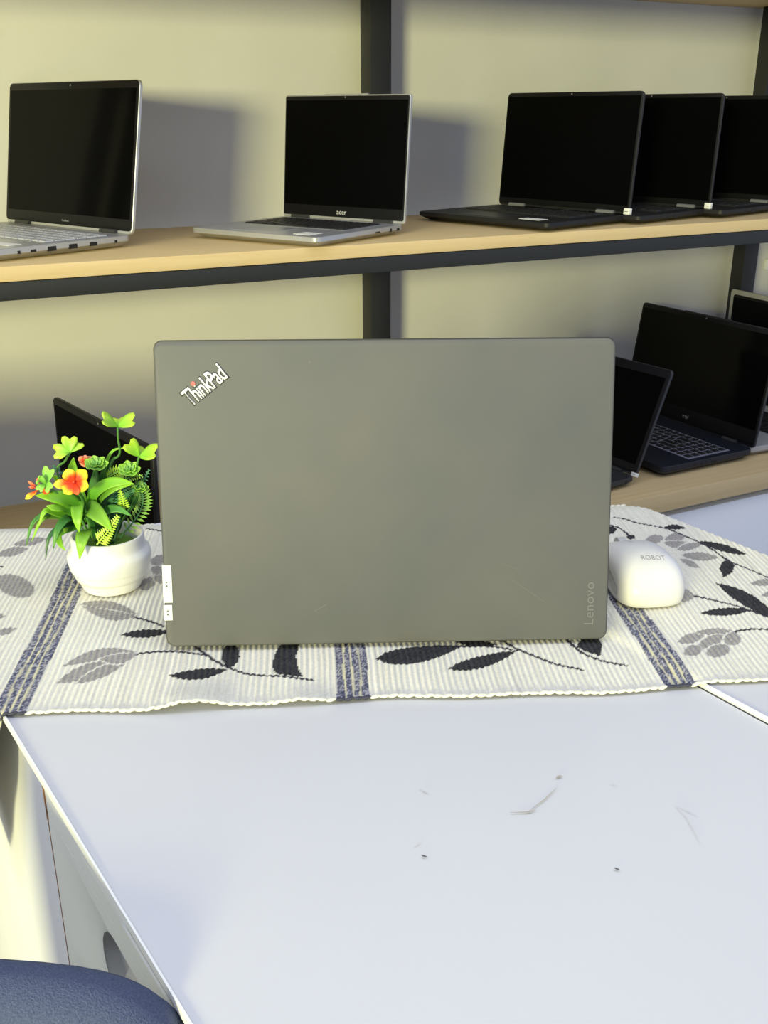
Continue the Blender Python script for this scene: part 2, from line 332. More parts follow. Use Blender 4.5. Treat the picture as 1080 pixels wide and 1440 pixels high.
# ------------------------------------------------------------------ table runner: frame (a along, b across), woven motifs in runner coordinates
RO = Vector((-.021, .596)); RA = Vector((.99715, .0755)); RB = Vector((-.0755, .99715))
GREY=[[(-0.3126, 0.2687), (-0.3079, 0.2657), (-0.3037, 0.2645), (-0.2999, 0.2643), (-0.2965, 0.2652), (-0.2935, 0.2674), (-0.2908, 0.2707), (-0.2885, 0.2751), (-0.2867, 0.2813), (-0.2914, 0.2843), (-0.2957, 0.2857), (-0.2996, 0.2858), (-0.3031, 0.2848), (-0.3061, 0.2826), (-0.3088, 0.2792), (-0.311, 0.2747)], [(-0.3032, 0.2909), (-0.2984, 0.2882), (-0.294, 0.2871), (-0.29, 0.287), (-0.2864, 0.2881), (-0.2831, 0.2903), (-0.2801, 0.2936), (-0.2774, 0.298), (-0.2752, 0.3041), (-0.2801, 0.3068), (-0.2845, 0.308), (-0.2886, 0.308), (-0.2923, 0.3069), (-0.2956, 0.3047), (-0.2986, 0.3013), (-0.3012, 0.2968)], [(-0.2587, 0.1879), (-0.2603, 0.18), (-0.2665, 0.1779), (-0.2759, 0.182), (-0.2861, 0.1914), (-0.2944, 0.2038), (-0.2985, 0.216), (-0.2972, 0.2245), (-0.2907, 0.2268), (-0.2808, 0.2223), (-0.2704, 0.2123), (-0.2623, 0.1996)], [(-0.2729, 0.1162), (-0.2701, 0.1148), (-0.2675, 0.1143), (-0.2653, 0.1143), (-0.2632, 0.115), (-0.2614, 0.1163), (-0.2598, 0.1183), (-0.2584, 0.1209), (-0.2573, 0.1243), (-0.2602, 0.1258), (-0.2627, 0.1263), (-0.2651, 0.1262), (-0.2671, 0.1255), (-0.269, 0.1242), (-0.2706, 0.1222), (-0.2719, 0.1196)], [(-0.2878, 0.1497), (-0.2851, 0.1469), (-0.2827, 0.1449), (-0.2804, 0.1435), (-0.2782, 0.1428), (-0.2762, 0.1426), (-0.2744, 0.1431), (-0.2727, 0.1441), (-0.2712, 0.1459), (-0.2738, 0.1487), (-0.2762, 0.1507), (-0.2785, 0.1521), (-0.2807, 0.1529), (-0.2827, 0.153), (-0.2846, 0.1526), (-0.2863, 0.1515)], [(-0.2163, 0.162), (-0.2097, 0.1568), (-0.2032, 0.1529), (-0.1968, 0.1496), (-0.1905, 0.1467), (-0.1843, 0.1443), (-0.1782, 0.1422), (-0.1721, 0.1407), (-0.1661, 0.1404), (-0.1728, 0.1494), (-0.1794, 0.1565), (-0.186, 0.1621), (-0.1924, 0.1659), (-0.1987, 0.1676), (-0.2048, 0.1675), (-0.2107, 0.1657)], [(-0.2147, 0.1593), (-0.2076, 0.1496), (-0.2009, 0.142), (-0.1945, 0.1362), (-0.1884, 0.1325), (-0.1825, 0.131), (-0.1768, 0.1315), (-0.1712, 0.1338), (-0.1657, 0.1379), (-0.1718, 0.1417), (-0.1779, 0.1445), (-0.184, 0.1471), (-0.1901, 0.1498), (-0.1962, 0.1525), (-0.2024, 0.1552), (-0.2086, 0.1578)], [(-0.1585, 0.2534), (-0.1579, 0.2474), (-0.159, 0.2416), (-0.1615, 0.2375), (-0.1648, 0.2362), (-0.168, 0.238), (-0.1702, 0.2425), (-0.1709, 0.2485), (-0.1698, 0.2544), (-0.1673, 0.2586), (-0.164, 0.2599), (-0.1608, 0.258)], [(-0.1523, 0.2194), (-0.1533, 0.2151), (-0.1561, 0.2133), (-0.1599, 0.2146), (-0.1638, 0.2185), (-0.1668, 0.2241), (-0.168, 0.2299), (-0.1671, 0.2343), (-0.1642, 0.2361), (-0.1603, 0.2349), (-0.1563, 0.2308), (-0.1534, 0.2251)], [(-0.1614, 0.2078), (-0.1603, 0.2015), (-0.161, 0.1946), (-0.1632, 0.1889), (-0.1665, 0.186), (-0.1698, 0.1864), (-0.1725, 0.1902), (-0.1737, 0.1964), (-0.1731, 0.2033), (-0.1709, 0.2091), (-0.1675, 0.2122), (-0.1641, 0.2118)], [(-0.1502, 0.2013), (-0.1512, 0.198), (-0.1536, 0.1971), (-0.1568, 0.1987), (-0.1599, 0.2024), (-0.1622, 0.2073), (-0.163, 0.2122), (-0.1621, 0.2155), (-0.1596, 0.2165), (-0.1564, 0.2149), (-0.1532, 0.211), (-0.1509, 0.2061)], [(-0.2086, 0.0624), (-0.202, 0.0632), (-0.1957, 0.0649), (-0.1894, 0.0668), (-0.1832, 0.0688), (-0.1768, 0.0708), (-0.1705, 0.0729), (-0.1641, 0.0752), (-0.158, 0.0785), (-0.166, 0.0827), (-0.1736, 0.0851), (-0.1808, 0.0859), (-0.1875, 0.0848), (-0.1936, 0.0818), (-0.1992, 0.0769), (-0.2042, 0.0704)], [(-0.2083, 0.0386), (-0.203, 0.0383), (-0.1982, 0.0393), (-0.1937, 0.0412), (-0.1896, 0.0441), (-0.1859, 0.048), (-0.1824, 0.0529), (-0.1793, 0.0588), (-0.1767, 0.0662), (-0.1822, 0.0665), (-0.1872, 0.0654), (-0.1919, 0.0634), (-0.1961, 0.0603), (-0.1998, 0.0563), (-0.2031, 0.0514), (-0.206, 0.0456)], [(-0.1943, 0.0375), (-0.1892, 0.0376), (-0.1844, 0.0389), (-0.18, 0.041), (-0.1759, 0.044), (-0.172, 0.0478), (-0.1684, 0.0525), (-0.1651, 0.0581), (-0.1621, 0.0651), (-0.1675, 0.065), (-0.1724, 0.0636), (-0.177, 0.0613), (-0.1813, 0.0583), (-0.1851, 0.0543), (-0.1886, 0.0496), (-0.1917, 0.0441)], [(-0.1835, 0.0698), (-0.1789, 0.0656), (-0.1747, 0.0629), (-0.1709, 0.0615), (-0.1674, 0.0615), (-0.1642, 0.063), (-0.1614, 0.066), (-0.1588, 0.0704), (-0.1566, 0.0763), (-0.1604, 0.0773), (-0.164, 0.0773), (-0.1675, 0.0769), (-0.1709, 0.0763), (-0.1742, 0.0753), (-0.1775, 0.0741), (-0.1806, 0.0725)], [(0.2841, 0.2515), (0.2856, 0.2474), (0.2874, 0.2451), (0.2896, 0.2441), (0.2921, 0.2443), (0.2949, 0.2458), (0.298, 0.2485), (0.3015, 0.2525), (0.3055, 0.2584), (0.3042, 0.2625), (0.3023, 0.2648), (0.3001, 0.2659), (0.2976, 0.2657), (0.2947, 0.2642), (0.2915, 0.2613), (0.288, 0.2573)], [(0.3038, 0.2534), (0.3054, 0.2497), (0.3074, 0.2477), (0.3097, 0.2468), (0.3123, 0.2469), (0.3152, 0.248), (0.3185, 0.2502), (0.3221, 0.2535), (0.3262, 0.2585), (0.3251, 0.2636), (0.3234, 0.2667), (0.3213, 0.2684), (0.3187, 0.2686), (0.3156, 0.2671), (0.3121, 0.2641), (0.3082, 0.2597)], [(0.3009, 0.2468), (0.3017, 0.2412), (0.303, 0.2372), (0.3048, 0.2347), (0.3071, 0.2339), (0.31, 0.2348), (0.3134, 0.2373), (0.3174, 0.2412), (0.322, 0.2469), (0.32, 0.2488), (0.3177, 0.2496), (0.3152, 0.25), (0.3126, 0.2501), (0.3099, 0.25), (0.3071, 0.2496), (0.3042, 0.2487)], [(0.3071, 0.2298), (0.3099, 0.2278), (0.3129, 0.227), (0.3162, 0.2272), (0.3197, 0.2283), (0.3235, 0.2303), (0.3276, 0.2333), (0.3319, 0.2372), (0.3366, 0.2424), (0.3339, 0.2445), (0.3308, 0.2453), (0.3275, 0.2451), (0.3239, 0.244), (0.32, 0.2419), (0.316, 0.2389), (0.3117, 0.235)], [(0.3066, 0.217), (0.3091, 0.2118), (0.3121, 0.2083), (0.3156, 0.2057), (0.3194, 0.2043), (0.3237, 0.204), (0.3284, 0.2047), (0.3336, 0.2065), (0.3394, 0.2098), (0.3371, 0.2149), (0.3341, 0.2186), (0.3306, 0.2212), (0.3267, 0.2226), (0.3224, 0.223), (0.3176, 0.2222), (0.3124, 0.2204)], [(0.3027, 0.2079), (0.3025, 0.2026), (0.303, 0.1984), (0.3038, 0.1949), (0.305, 0.1922), (0.3065, 0.1902), (0.3085, 0.1889), (0.3109, 0.1883), (0.3138, 0.1887), (0.314, 0.1939), (0.3136, 0.198), (0.3129, 0.2015), (0.3117, 0.2043), (0.3101, 0.2064), (0.3081, 0.2077), (0.3057, 0.2083)], [(0.2746, 0.1461), (0.2733, 0.1378), (0.2729, 0.1317), (0.2734, 0.1273), (0.2748, 0.1248), (0.277, 0.1241), (0.2802, 0.1253), (0.2842, 0.128), (0.2893, 0.1329), (0.2893, 0.1383), (0.2885, 0.142), (0.2873, 0.1449), (0.2857, 0.147), (0.2836, 0.1482), (0.2812, 0.1487), (0.2783, 0.1482)], [(0.2478, 0.0598), (0.2503, 0.0577), (0.253, 0.0568), (0.2559, 0.0568), (0.2591, 0.0576), (0.2624, 0.0593), (0.2659, 0.0619), (0.2697, 0.0654), (0.2738, 0.0702), (0.2714, 0.0724), (0.2686, 0.0733), (0.2656, 0.0734), (0.2625, 0.0725), (0.2591, 0.0707), (0.2555, 0.068), (0.2518, 0.0645)], [(0.266, 0.0731), (0.2693, 0.071), (0.2729, 0.0698), (0.2766, 0.0689), (0.2805, 0.0686), (0.2846, 0.0686), (0.2889, 0.0691), (0.2933, 0.0701), (0.2981, 0.0718), (0.2952, 0.0747), (0.2918, 0.0767), (0.2883, 0.0781), (0.2844, 0.0786), (0.2802, 0.0784), (0.2757, 0.0774), (0.271, 0.0757)], [(0.2601, 0.0512), (0.2629, 0.0494), (0.2659, 0.049), (0.2691, 0.0495), (0.2725, 0.0509), (0.2761, 0.0533), (0.2799, 0.0567), (0.2839, 0.061), (0.2882, 0.0668), (0.2854, 0.0687), (0.2823, 0.0691), (0.279, 0.0686), (0.2755, 0.0672), (0.2719, 0.0647), (0.2681, 0.0612), (0.2642, 0.0569)], [(0.2979, 0.0605), (0.295, 0.0557), (0.2912, 0.0523), (0.2875, 0.0513), (0.2848, 0.0528), (0.2839, 0.0565), (0.2849, 0.0615), (0.2878, 0.0663), (0.2916, 0.0698), (0.2954, 0.0709), (0.2982, 0.0693), (0.2991, 0.0655)], [(0.2626, 0.048), (0.2604, 0.0437), (0.2568, 0.04), (0.2527, 0.038), (0.2492, 0.0382), (0.2473, 0.0405), (0.2473, 0.0444), (0.2495, 0.0487), (0.2531, 0.0525), (0.2573, 0.0546), (0.2608, 0.0544), (0.2627, 0.052)], [(0.284, 0.0472), (0.2812, 0.0422), (0.2765, 0.038), (0.2712, 0.0356), (0.2666, 0.0356), (0.2639, 0.0381), (0.2639, 0.0424), (0.2666, 0.0473), (0.2713, 0.0517), (0.2768, 0.0542), (0.2815, 0.0541), (0.2841, 0.0515)], [(0.3444, 0.1546), (0.3466, 0.1519), (0.3492, 0.1503), (0.3521, 0.1496), (0.3553, 0.1496), (0.3588, 0.1504), (0.3627, 0.1521), (0.3669, 0.1545), (0.3716, 0.1581), (0.3694, 0.1609), (0.3668, 0.1624), (0.3639, 0.1632), (0.3606, 0.1632), (0.357, 0.1623), (0.3532, 0.1606), (0.349, 0.1582)], [(0.3437, 0.1301), (0.3457, 0.1286), (0.3479, 0.1281), (0.3504, 0.1282), (0.353, 0.1289), (0.3559, 0.1304), (0.359, 0.1325), (0.3624, 0.1353), (0.3661, 0.1391), (0.3641, 0.1407), (0.3618, 0.1412), (0.3594, 0.1411), (0.3567, 0.1403), (0.3537, 0.1388), (0.3506, 0.1367), (0.3473, 0.1338)]]
DARK=[[(-0.1746, 0.1064), (-0.1691, 0.1033), (-0.164, 0.1014), (-0.159, 0.1004), (-0.1542, 0.1004), (-0.1496, 0.1014), (-0.1451, 0.1034), (-0.1408, 0.1063), (-0.1366, 0.1105), (-0.1419, 0.1128), (-0.1469, 0.114), (-0.1519, 0.1145), (-0.1567, 0.1144), (-0.1614, 0.1135), (-0.166, 0.1119), (-0.1704, 0.1097)], [(-0.1305, 0.0425), (-0.1246, 0.0387), (-0.1189, 0.0364), (-0.1134, 0.0353), (-0.1081, 0.0354), (-0.1031, 0.0369), (-0.0982, 0.0398), (-0.0934, 0.0438), (-0.0887, 0.0493), (-0.0943, 0.0508), (-0.0998, 0.0512), (-0.1051, 0.051), (-0.1104, 0.0504), (-0.1157, 0.0493), (-0.1208, 0.0477), (-0.1258, 0.0456)], [(-0.0811, 0.0683), (-0.0819, 0.0596), (-0.0843, 0.0538), (-0.0876, 0.0523), (-0.091, 0.0555), (-0.0937, 0.0625), (-0.0949, 0.0717), (-0.0942, 0.0807), (-0.0919, 0.0869), (-0.0884, 0.0885), (-0.0848, 0.0851), (-0.0822, 0.0776)], [(-0.051, 0.0847), (-0.0554, 0.0675), (-0.057, 0.051), (-0.0537, 0.0406), (-0.0475, 0.0381), (-0.0338, 0.0341), (-0.0379, 0.0464), (-0.0396, 0.0642), (-0.0364, 0.0836)], [(0.0189, 0.0545), (0.0271, 0.0471), (0.0352, 0.0451), (0.0433, 0.0454), (0.0514, 0.0475), (0.0597, 0.0512), (0.0682, 0.0564), (0.0768, 0.0628), (0.0857, 0.071), (0.0774, 0.0726), (0.0689, 0.0728), (0.0605, 0.0726), (0.0521, 0.0719), (0.0437, 0.0704), (0.0353, 0.0679), (0.027, 0.0638)], [(0.0703, 0.0372), (0.077, 0.0345), (0.0837, 0.0344), (0.0905, 0.0356), (0.0973, 0.0382), (0.1042, 0.042), (0.1113, 0.0469), (0.1185, 0.0529), (0.126, 0.0603), (0.119, 0.0602), (0.1119, 0.059), (0.1049, 0.0573), (0.0979, 0.0551), (0.0909, 0.0522), (0.084, 0.0486), (0.0771, 0.0441)], [(0.1706, 0.0613), (0.1783, 0.074), (0.192, 0.0798), (0.1909, 0.0619), (0.1849, 0.0462), (0.1779, 0.052)], [(0.0813, 0.078), (0.0847, 0.0744), (0.0884, 0.0719), (0.0921, 0.0699), (0.0959, 0.0686), (0.0999, 0.0679), (0.104, 0.0679), (0.1082, 0.0685), (0.1127, 0.07), (0.1093, 0.0736), (0.1057, 0.0762), (0.102, 0.0782), (0.0981, 0.0795), (0.0941, 0.0802), (0.09, 0.0802), (0.0857, 0.0796)], [(0.3124, 0.2825), (0.3144, 0.2803), (0.3167, 0.2789), (0.3191, 0.2779), (0.3217, 0.2773), (0.3244, 0.2771), (0.3273, 0.2772), (0.3303, 0.2777), (0.3336, 0.2791), (0.3324, 0.2834), (0.3307, 0.2865), (0.3287, 0.2886), (0.3262, 0.2896), (0.3233, 0.2895), (0.32, 0.2882), (0.3164, 0.286)], [(0.3352, 0.2476), (0.3375, 0.2397), (0.3404, 0.2332), (0.3437, 0.2276), (0.3474, 0.223), (0.3516, 0.2193), (0.3562, 0.2166), (0.3612, 0.2147), (0.3669, 0.214), (0.3649, 0.2215), (0.3622, 0.2279), (0.359, 0.2335), (0.3553, 0.2382), (0.351, 0.242), (0.3463, 0.2449), (0.3411, 0.2469)], [(0.3306, 0.1874), (0.3403, 0.2019), (0.3465, 0.2046), (0.3461, 0.1908), (0.339, 0.1779), (0.3265, 0.1673)], [(0.2581, 0.2884), (0.2655, 0.2897), (0.267, 0.2806), (0.2599, 0.2705), (0.2517, 0.2659)], [(0.2781, 0.2604), (0.2767, 0.2575), (0.2745, 0.2555), (0.2723, 0.2549), (0.2706, 0.2558), (0.2697, 0.2581), (0.2701, 0.261), (0.2715, 0.264), (0.2737, 0.266), (0.2759, 0.2667), (0.2777, 0.2657), (0.2785, 0.2634)], [(0.3155, 0.1568), (0.3159, 0.1433), (0.3175, 0.1318), (0.3197, 0.1215), (0.3225, 0.1123), (0.3258, 0.1042), (0.3297, 0.0971), (0.3342, 0.0909), (0.3397, 0.0863), (0.3407, 0.0997), (0.3404, 0.1117), (0.3392, 0.1228), (0.3368, 0.1325), (0.3332, 0.1408), (0.3285, 0.1477), (0.3226, 0.1532)], [(0.2821, 0.104), (0.2862, 0.101), (0.2908, 0.0992), (0.2956, 0.098), (0.3007, 0.0977), (0.3061, 0.0982), (0.3118, 0.0994), (0.3179, 0.1014), (0.3244, 0.1046), (0.3203, 0.1076), (0.3158, 0.1095), (0.3109, 0.1106), (0.3057, 0.111), (0.3002, 0.1105), (0.2945, 0.1092), (0.2884, 0.1072)]]
LINES=[[(-0.1682, 0.1357), (-0.1555, 0.1286), (-0.1419, 0.118)], [(-0.1575, 0.0753), (-0.1458, 0.0776), (-0.1327, 0.0777), (-0.1194, 0.0756), (-0.1058, 0.0703)], [(-0.1181, 0.0886), (-0.1089, 0.0759), (-0.0989, 0.0624), (-0.0889, 0.0523), (-0.0719, 0.041), (-0.0475, 0.0362), (-0.0258, 0.0286)], [(0.0802, 0.0703), (0.1069, 0.0683), (0.123, 0.0616)], [(0.1147, 0.0811), (0.123, 0.0671), (0.1294, 0.0589), (0.1481, 0.0395), (0.1683, 0.0278)], [(0.1658, 0.0818), (0.1674, 0.0704), (0.1723, 0.0535), (0.1842, 0.0399), (0.2013, 0.0314)], [(0.2724, 0.3133), (0.2833, 0.3068), (0.2916, 0.2969), (0.3145, 0.2806), (0.3268, 0.2602), (0.3388, 0.234), (0.3453, 0.2031), (0.3556, 0.1841), (0.3692, 0.1597)], [(0.2617, 0.2936), (0.2692, 0.2858), (0.2724, 0.2731), (0.2751, 0.2572)], [(0.288, 0.1343), (0.3039, 0.1226), (0.3178, 0.1113), (0.3368, 0.0877)], [(0.2975, 0.0718), (0.3099, 0.0744), (0.3297, 0.0717)], [(-0.199, 0.3433), (-0.1907, 0.358), (-0.172, 0.3604)], [(-0.1859, 0.3239), (-0.1662, 0.3134)], [(-0.3077, 0.2418), (-0.2994, 0.2427)]]
def runner():
    PER = .0042; DX = PER/4; A0, A1, B1 = -.475, .445, .368; DB = .0014
    na = int((A1-A0)/DX)+1; nb = int(B1/DB)+1
    a = A0 + np.arange(na)*DX; b = np.arange(nb)*DB
    A, B = np.meshgrid(a, b)                              # rows across
    # far hem is a little wavy; the runner is scaled across to reach it
    hem = B1 + .010*np.sin(a*16+.6) + .004*np.sin(a*41)
    front = .0022*np.sin(a*23+1) + .0012*np.sin(a*61)
    Bs = front + B/B1*(hem-front)
    X = RO.x + A*RA.x + Bs*RB.x; Y = RO.y + A*RA.y + Bs*RB.y
    # desk coordinates
    c, s = math.cos(DA), math.sin(DA); dx, dy = X+.2526, Y-.5784
    U = dx*c + dy*s
    Z = np.full_like(X, .0010)
    Z += STEP/(1+np.exp(-np.clip((U-SEAM+.002)/.0022, -40, 40)))
    Z += .0065*np.exp(-((A+.110)/.022)**2 - (Bs/.020)**2) + .0030*np.exp(-((A+.035)/.016)**2 - (Bs/.016)**2)
    Z += .0009*(np.sin(A*37+Bs*21)+1)*np.clip(Bs/.05, 0, 1) * .6
    # beyond the far edge of the desk the cloth droops; past the side edges it hangs down
    far = np.where(U < SEAM, .915, .925) + .0757*X
    e = np.clip(Y-far-.004, 0, None); Z -= 2.2*e**1.6
    for sgn, lim in ((1, DESK_R), (-1, 0.0)):
        e = np.clip(sgn*(U-lim) - .002, 0, None); hang = np.clip(e, 0, None)
        Z -= np.where(hang > 0, hang, 0)
        X -= sgn*c*hang*.93; Y -= sgn*s*hang*.93
    Z += .00042*np.sin(2*math.pi*A/PER + .5*np.sin(Bs*90))
    # colours of the yarns
    rng = np.random.default_rng(3)
    col = np.empty(A.shape+(3,), np.float32); col[:] = (.75, .725, .625)
    col *= (1 + .05*rng.standard_normal((1, na, 1)).repeat(1, 0))
    col *= (1 + .03*rng.standard_normal(A.shape+(1,)))
    def inside(poly):
        P = np.array(poly); lo = P.min(0); hi = P.max(0)
        i0, i1 = np.searchsorted(a, (lo[0], hi[0])); j0, j1 = np.searchsorted(b, (lo[1]-.012, hi[1]+.012))
        if i1 <= i0 or j1 <= j0: return None
        x = A[j0:j1, i0:i1] ; y = Bs[j0:j1, i0:i1]; ins = np.zeros(x.shape, bool); n = len(P)
        for k in range(n):
            x0, y0 = P[k]; x1, y1 = P[(k+1) % n]
            if y0 == y1: continue
            t = ((y0 > y) != (y1 > y)) & (x < (x1-x0)*(y-y0)/(y1-y0)+x0); ins ^= t
        return slice(j0, j1), slice(i0, i1), ins
    def paint(poly, rgb, jit):
        r = inside(poly)
        if r is None: return
        sub = col[r[0], r[1]]; k = r[2]; sub[k] = np.array(rgb)*(1+jit*rng.standard_normal((int(k.sum()), 1)))
    for p in GREY:
        cx_, cy_ = sum(q[0] for q in p)/len(p), sum(q[1] for q in p)/len(p); ring = []
        for x_, y_ in p:
            l_ = math.hypot(x_-cx_, y_-cy_) or 1; ring.append((x_+(x_-cx_)/l_*.0016, y_+(y_-cy_)/l_*.0016))
        paint(ring, (.72, .695, .62), .04); paint(p, (.345, .325, .305), .10)
    for p in DARK: paint(p, (.038, .038, .042), .25)
    for ln in LINES:
        P = bez([(x, y, 0) for x, y in ln], 8); L = []; R = []
        for i, p in enumerate(P):
            d = (P[min(i+1, len(P)-1)]-P[max(i-1, 0)]).normalized(); h = .0014*(1-.25*i/len(P))
            L.append((p.x-d.y*h, p.y+d.x*h)); R.append((p.x+d.y*h, p.y-d.x*h))
        for i in range(len(P)-1): paint([L[i], L[i+1], R[i+1], R[i]], (.045, .043, .055), .2)
    for sc in (-.46, -.230, 0, .230, .46):
        off = A - sc - .0012*np.sin(Bs*25+sc*9) + .010*Bs*(1 if sc < 0 else -.02)
        k = np.abs(off) < .0112
        speck = rng.random(A.shape)
        base = np.where(speck[..., None] > .72, (.42, .41, .43), np.where(speck[..., None] > .35, (.17, .17, .23), (.07, .075, .125)))
        col[k] = base[k]
        for q in (-.0055, 0, .0055):
            k = np.abs(off - q - .0006*np.sin(Bs*75+q*900)) < .00075
            col[k] = (.62, .58, .40)
    V = np.stack([X, Y, Z], -1).reshape(-1, 3)
    idx = np.arange(na*nb).reshape(nb, na)
    F = np.stack([idx[:-1, :-1], idx[:-1, 1:], idx[1:, 1:], idx[1:, :-1]], -1).reshape(-1, 4)
    me = bpy.data.meshes.new('cloth'); me.vertices.add(len(V)); me.vertices.foreach_set('co', V.ravel())
    me.loops.add(F.size); me.loops.foreach_set('vertex_index', F.ravel().astype(np.int32))
    me.polygons.add(len(F)); me.polygons.foreach_set('loop_start', np.arange(0, F.size, 4, dtype=np.int32))
    me.polygons.foreach_set('use_smooth', np.ones(len(F), bool)); me.update(calc_edges=True)
    ca = me.color_attributes.new('weave', 'FLOAT_COLOR', 'POINT')
    ca.data.foreach_set('color', np.concatenate([np.clip(col, 0, 1).reshape(-1, 3), np.ones((na*nb, 1))], 1).astype(np.float32).ravel())
    root = empty('table_runner', (0, .75, .001))
    tag(root, 'cream ribbed cotton table runner with navy stripes and woven leaf motifs', 'table runner')
    IM = Matrix.Translation((0, -.75, -.001))
    link('cloth', me, m_cloth, root, IM)
    for nm, row, sg in (('front_hem', 0, -1), ('far_hem', nb-1, 1)):
        bmc, bmd = bmesh.new(), bmesh.new(); st = .0061; k = A0
        while k < A1-.01:
            i = min(int((k-A0)/DX), na-8); p = Vector(V[idx[row, i]]); q = Vector(V[idx[row, min(i+6, na-1)]])
            darkst = any(abs(k+st/2-sc_) < .0115 for sc_ in (-.46, -.230+(0 if row == 0 else -.004), 0, .230, .46))
            d = (q-p); L = d.length or .006; d.normalize(); nrm = Vector((-d.y, d.x, 0))
            tilt = .0011+.0003*random.random(); z0 = .0005+.0004*random.random()
            p0 = p - nrm*tilt*.4 + Vector((0, 0, z0)); q0 = q + nrm*tilt*.5 + Vector((0, 0, z0+.0003)); bmx = bmd if darkst else bmc
            rg = []
            for t, r in ((-.06, .0003), (.12, .0011), (.5, .00145+.0003*random.random()), (.88, .0011), (1.06, .0003)):
                cpt = p0.lerp(q0, t); rg.append([cpt + nrm*sg*0 + nrm*(r*1.15*math.cos(j*math.pi/3)) + Vector((0, 0, r*.8*math.sin(j*math.pi/3))) for j in range(6)])
            loft(bmx, rg); k += st
        h = build(nm, bmc, m_thread, root, IM); tag(h, kind='stuff')
        tag(build('stripe_hem', bmd, m_darkthread, root, IM), kind='stuff')
    return root
runner()

# ------------------------------------------------------------------ laptops
KEYMESH = {}
def key_mesh(wd, dp, m):
    k = (round(wd, 4), round(dp, 4), m.name)
    if k not in KEYMESH:
        bm = bmesh.new(); h = .0016
        loft(bm, [[(x, y, 0) for x, y in ((-wd/2, -dp/2), (wd/2, -dp/2), (wd/2, dp/2), (-wd/2, dp/2))],
                  [(x*.9, y*.88, h) for x, y in ((-wd/2, -dp/2), (wd/2, -dp/2), (wd/2, dp/2), (-wd/2, dp/2))]], cap0=False)
        me = bpy.data.meshes.new('key'); bm.to_mesh(me); bm.free(); me.materials.append(m); KEYMESH[k] = me
    return KEYMESH[k]
def laptop(label, P, z, t, body, keym, tray, glass, opts, lidm=None, name='laptop', group='open laptops on the display rack'):
    hx, hy, yaw, W, D, L, op = P
    root = empty(name, (hx, hy, z), math.pi - math.radians(yaw)); tag(root, label, 'laptop', group)
    lidm = lidm or body; lt = opts.get('lid_t', .0055)
    bm = bmesh.new(); slab(bm, -W/2, W/2, -D, 0, .0018, t, .011, under=(.012, t*.45)); base = build('base', bm, body, root, sharp=30)
    for sx in (-1, 1):
        for fy in (-.86, -.1):
            bm = bmesh.new(); cyl(bm, (sx*W*.38, D*fy, 0), (sx*W*.38, D*fy, .0022), .006, .007); build('rubber_foot', bm, m_black, root)
    # keyboard with single keys
    kw = opts.get('kw', W*.80 if opts.get('numpad') is None else W*.92); kd = D*.44; ky1 = -D*opts.get('ky', .13)
    kb = build('keyboard', bx(-kw/2-.003, kw/2+.003, ky1-kd-.003, ky1+.003, t-.0002, t+.0006), tray, root, smooth=False)
    if opts.get('keys', True):
        rows = [[1]*16, [1]*13+[2]+[1], [1.5]+[1]*12+[1.5, 1], [1.75]+[1]*11+[2.25, 1], [2.25]+[1]*10+[2.75-1+1], [1.2, 1.1, 1.1, 1.1, 5.4, 1.1, 1.1, 1, 1, 1]]
        if opts.get('numpad'): rows = [r + [1, 1, 1] for r in rows]
        rh = kd/6
        for j, r in enumerate(rows):
            u = kw/sum(r); x = -kw/2; y = ky1 - rh*(j+.5)
            for wd in r:
                o = link('key', key_mesh(wd*u-opts.get('gap', .0026), rh-opts.get('gap', .0026), keym), None, kb); o.location = (x+wd*u/2, y, t+.0005); x += wd*u
    tw = W*.32; tx = opts.get('pad_x', -.06)*W
    bm = bmesh.new(); slab(bm, tx-tw/2, tx+tw/2, -D*.94, -D*.64, t-.0002, t+.0004, .004, .0002); build('touchpad', bm, opts.get('padm', m_black2), root)
    # lid: local frame with x right, y up the lid, z towards the user
    ang = math.radians(op)
    LM = Matrix.Translation((0, 0, t)) @ Matrix(((1, 0, 0, 0), (0, -math.cos(ang), -math.sin(ang), 0), (0, math.sin(ang), -math.cos(ang), 0), (0, 0, 0, 1)))
    bm = bmesh.new(); slab(bm, -W/2, W/2, .0, L, -lt, 0, opts.get('lid_r', .008), .0008)
    if opts.get('notch'): box(bm, -W*.17, W*.17, L-.004, L+.0014, -lt+.0006, -.0006)
    lid = build('lid', bm, lidm, root, LM, sharp=30)
    bz, bt, bb = opts.get('bez', (.006, .011, .020)); ed = opts.get('rim', .0018)
    bm = bmesh.new(); slab(bm, -W/2+ed, W/2-ed, .004, L-ed, -.0004, .0007, opts.get('lid_r', .008)*.8, .0003); build('bezel', bm, opts.get('bezm', m_bezel), lid)
    build('screen', bx(-W/2+bz, W/2-bz, bb, L-bt, .0004, .0011), glass, lid, smooth=False)
    bm = bmesh.new(); cyl(bm, (0, L-bt*.5, .0005), (0, L-bt*.5, .0012), .0013); build('webcam', bm, m_gunsilver, lid)
    for sx in (-1, 1):
        bm = bmesh.new(); cyl(bm, (sx*W*.34-.018, -.001, t+.001), (sx*W*.34+.018, -.001, t+.001), .0045); build('hinge', bm, opts.get('hingem', m_black2), root)
    if opts.get('logo'):
        s, h, m = opts['logo']; text('logo', s, m, lid, Matrix.Translation((0, bb*.52, .0007)), h, bold=.01)
    for (y, wd, h) in opts.get('ports', ()):
        build('port', bx(W/2-.002, W/2+.0003, -D*y-wd/2, -D*y+wd/2, t*.62-h/2, t*.62+h/2, ), m_port, base, smooth=False)
    for (x, y, wd, dp, rz) in opts.get('labels', ()):
        build('palm_label', bx(-wd/2, wd/2, -dp/2, dp/2, 0, .0004), m_label, root, Matrix.Translation((x*W, -D*y, t+.0001)) @ Matrix.Rotation(rz, 4, 'Z'), smooth=False)
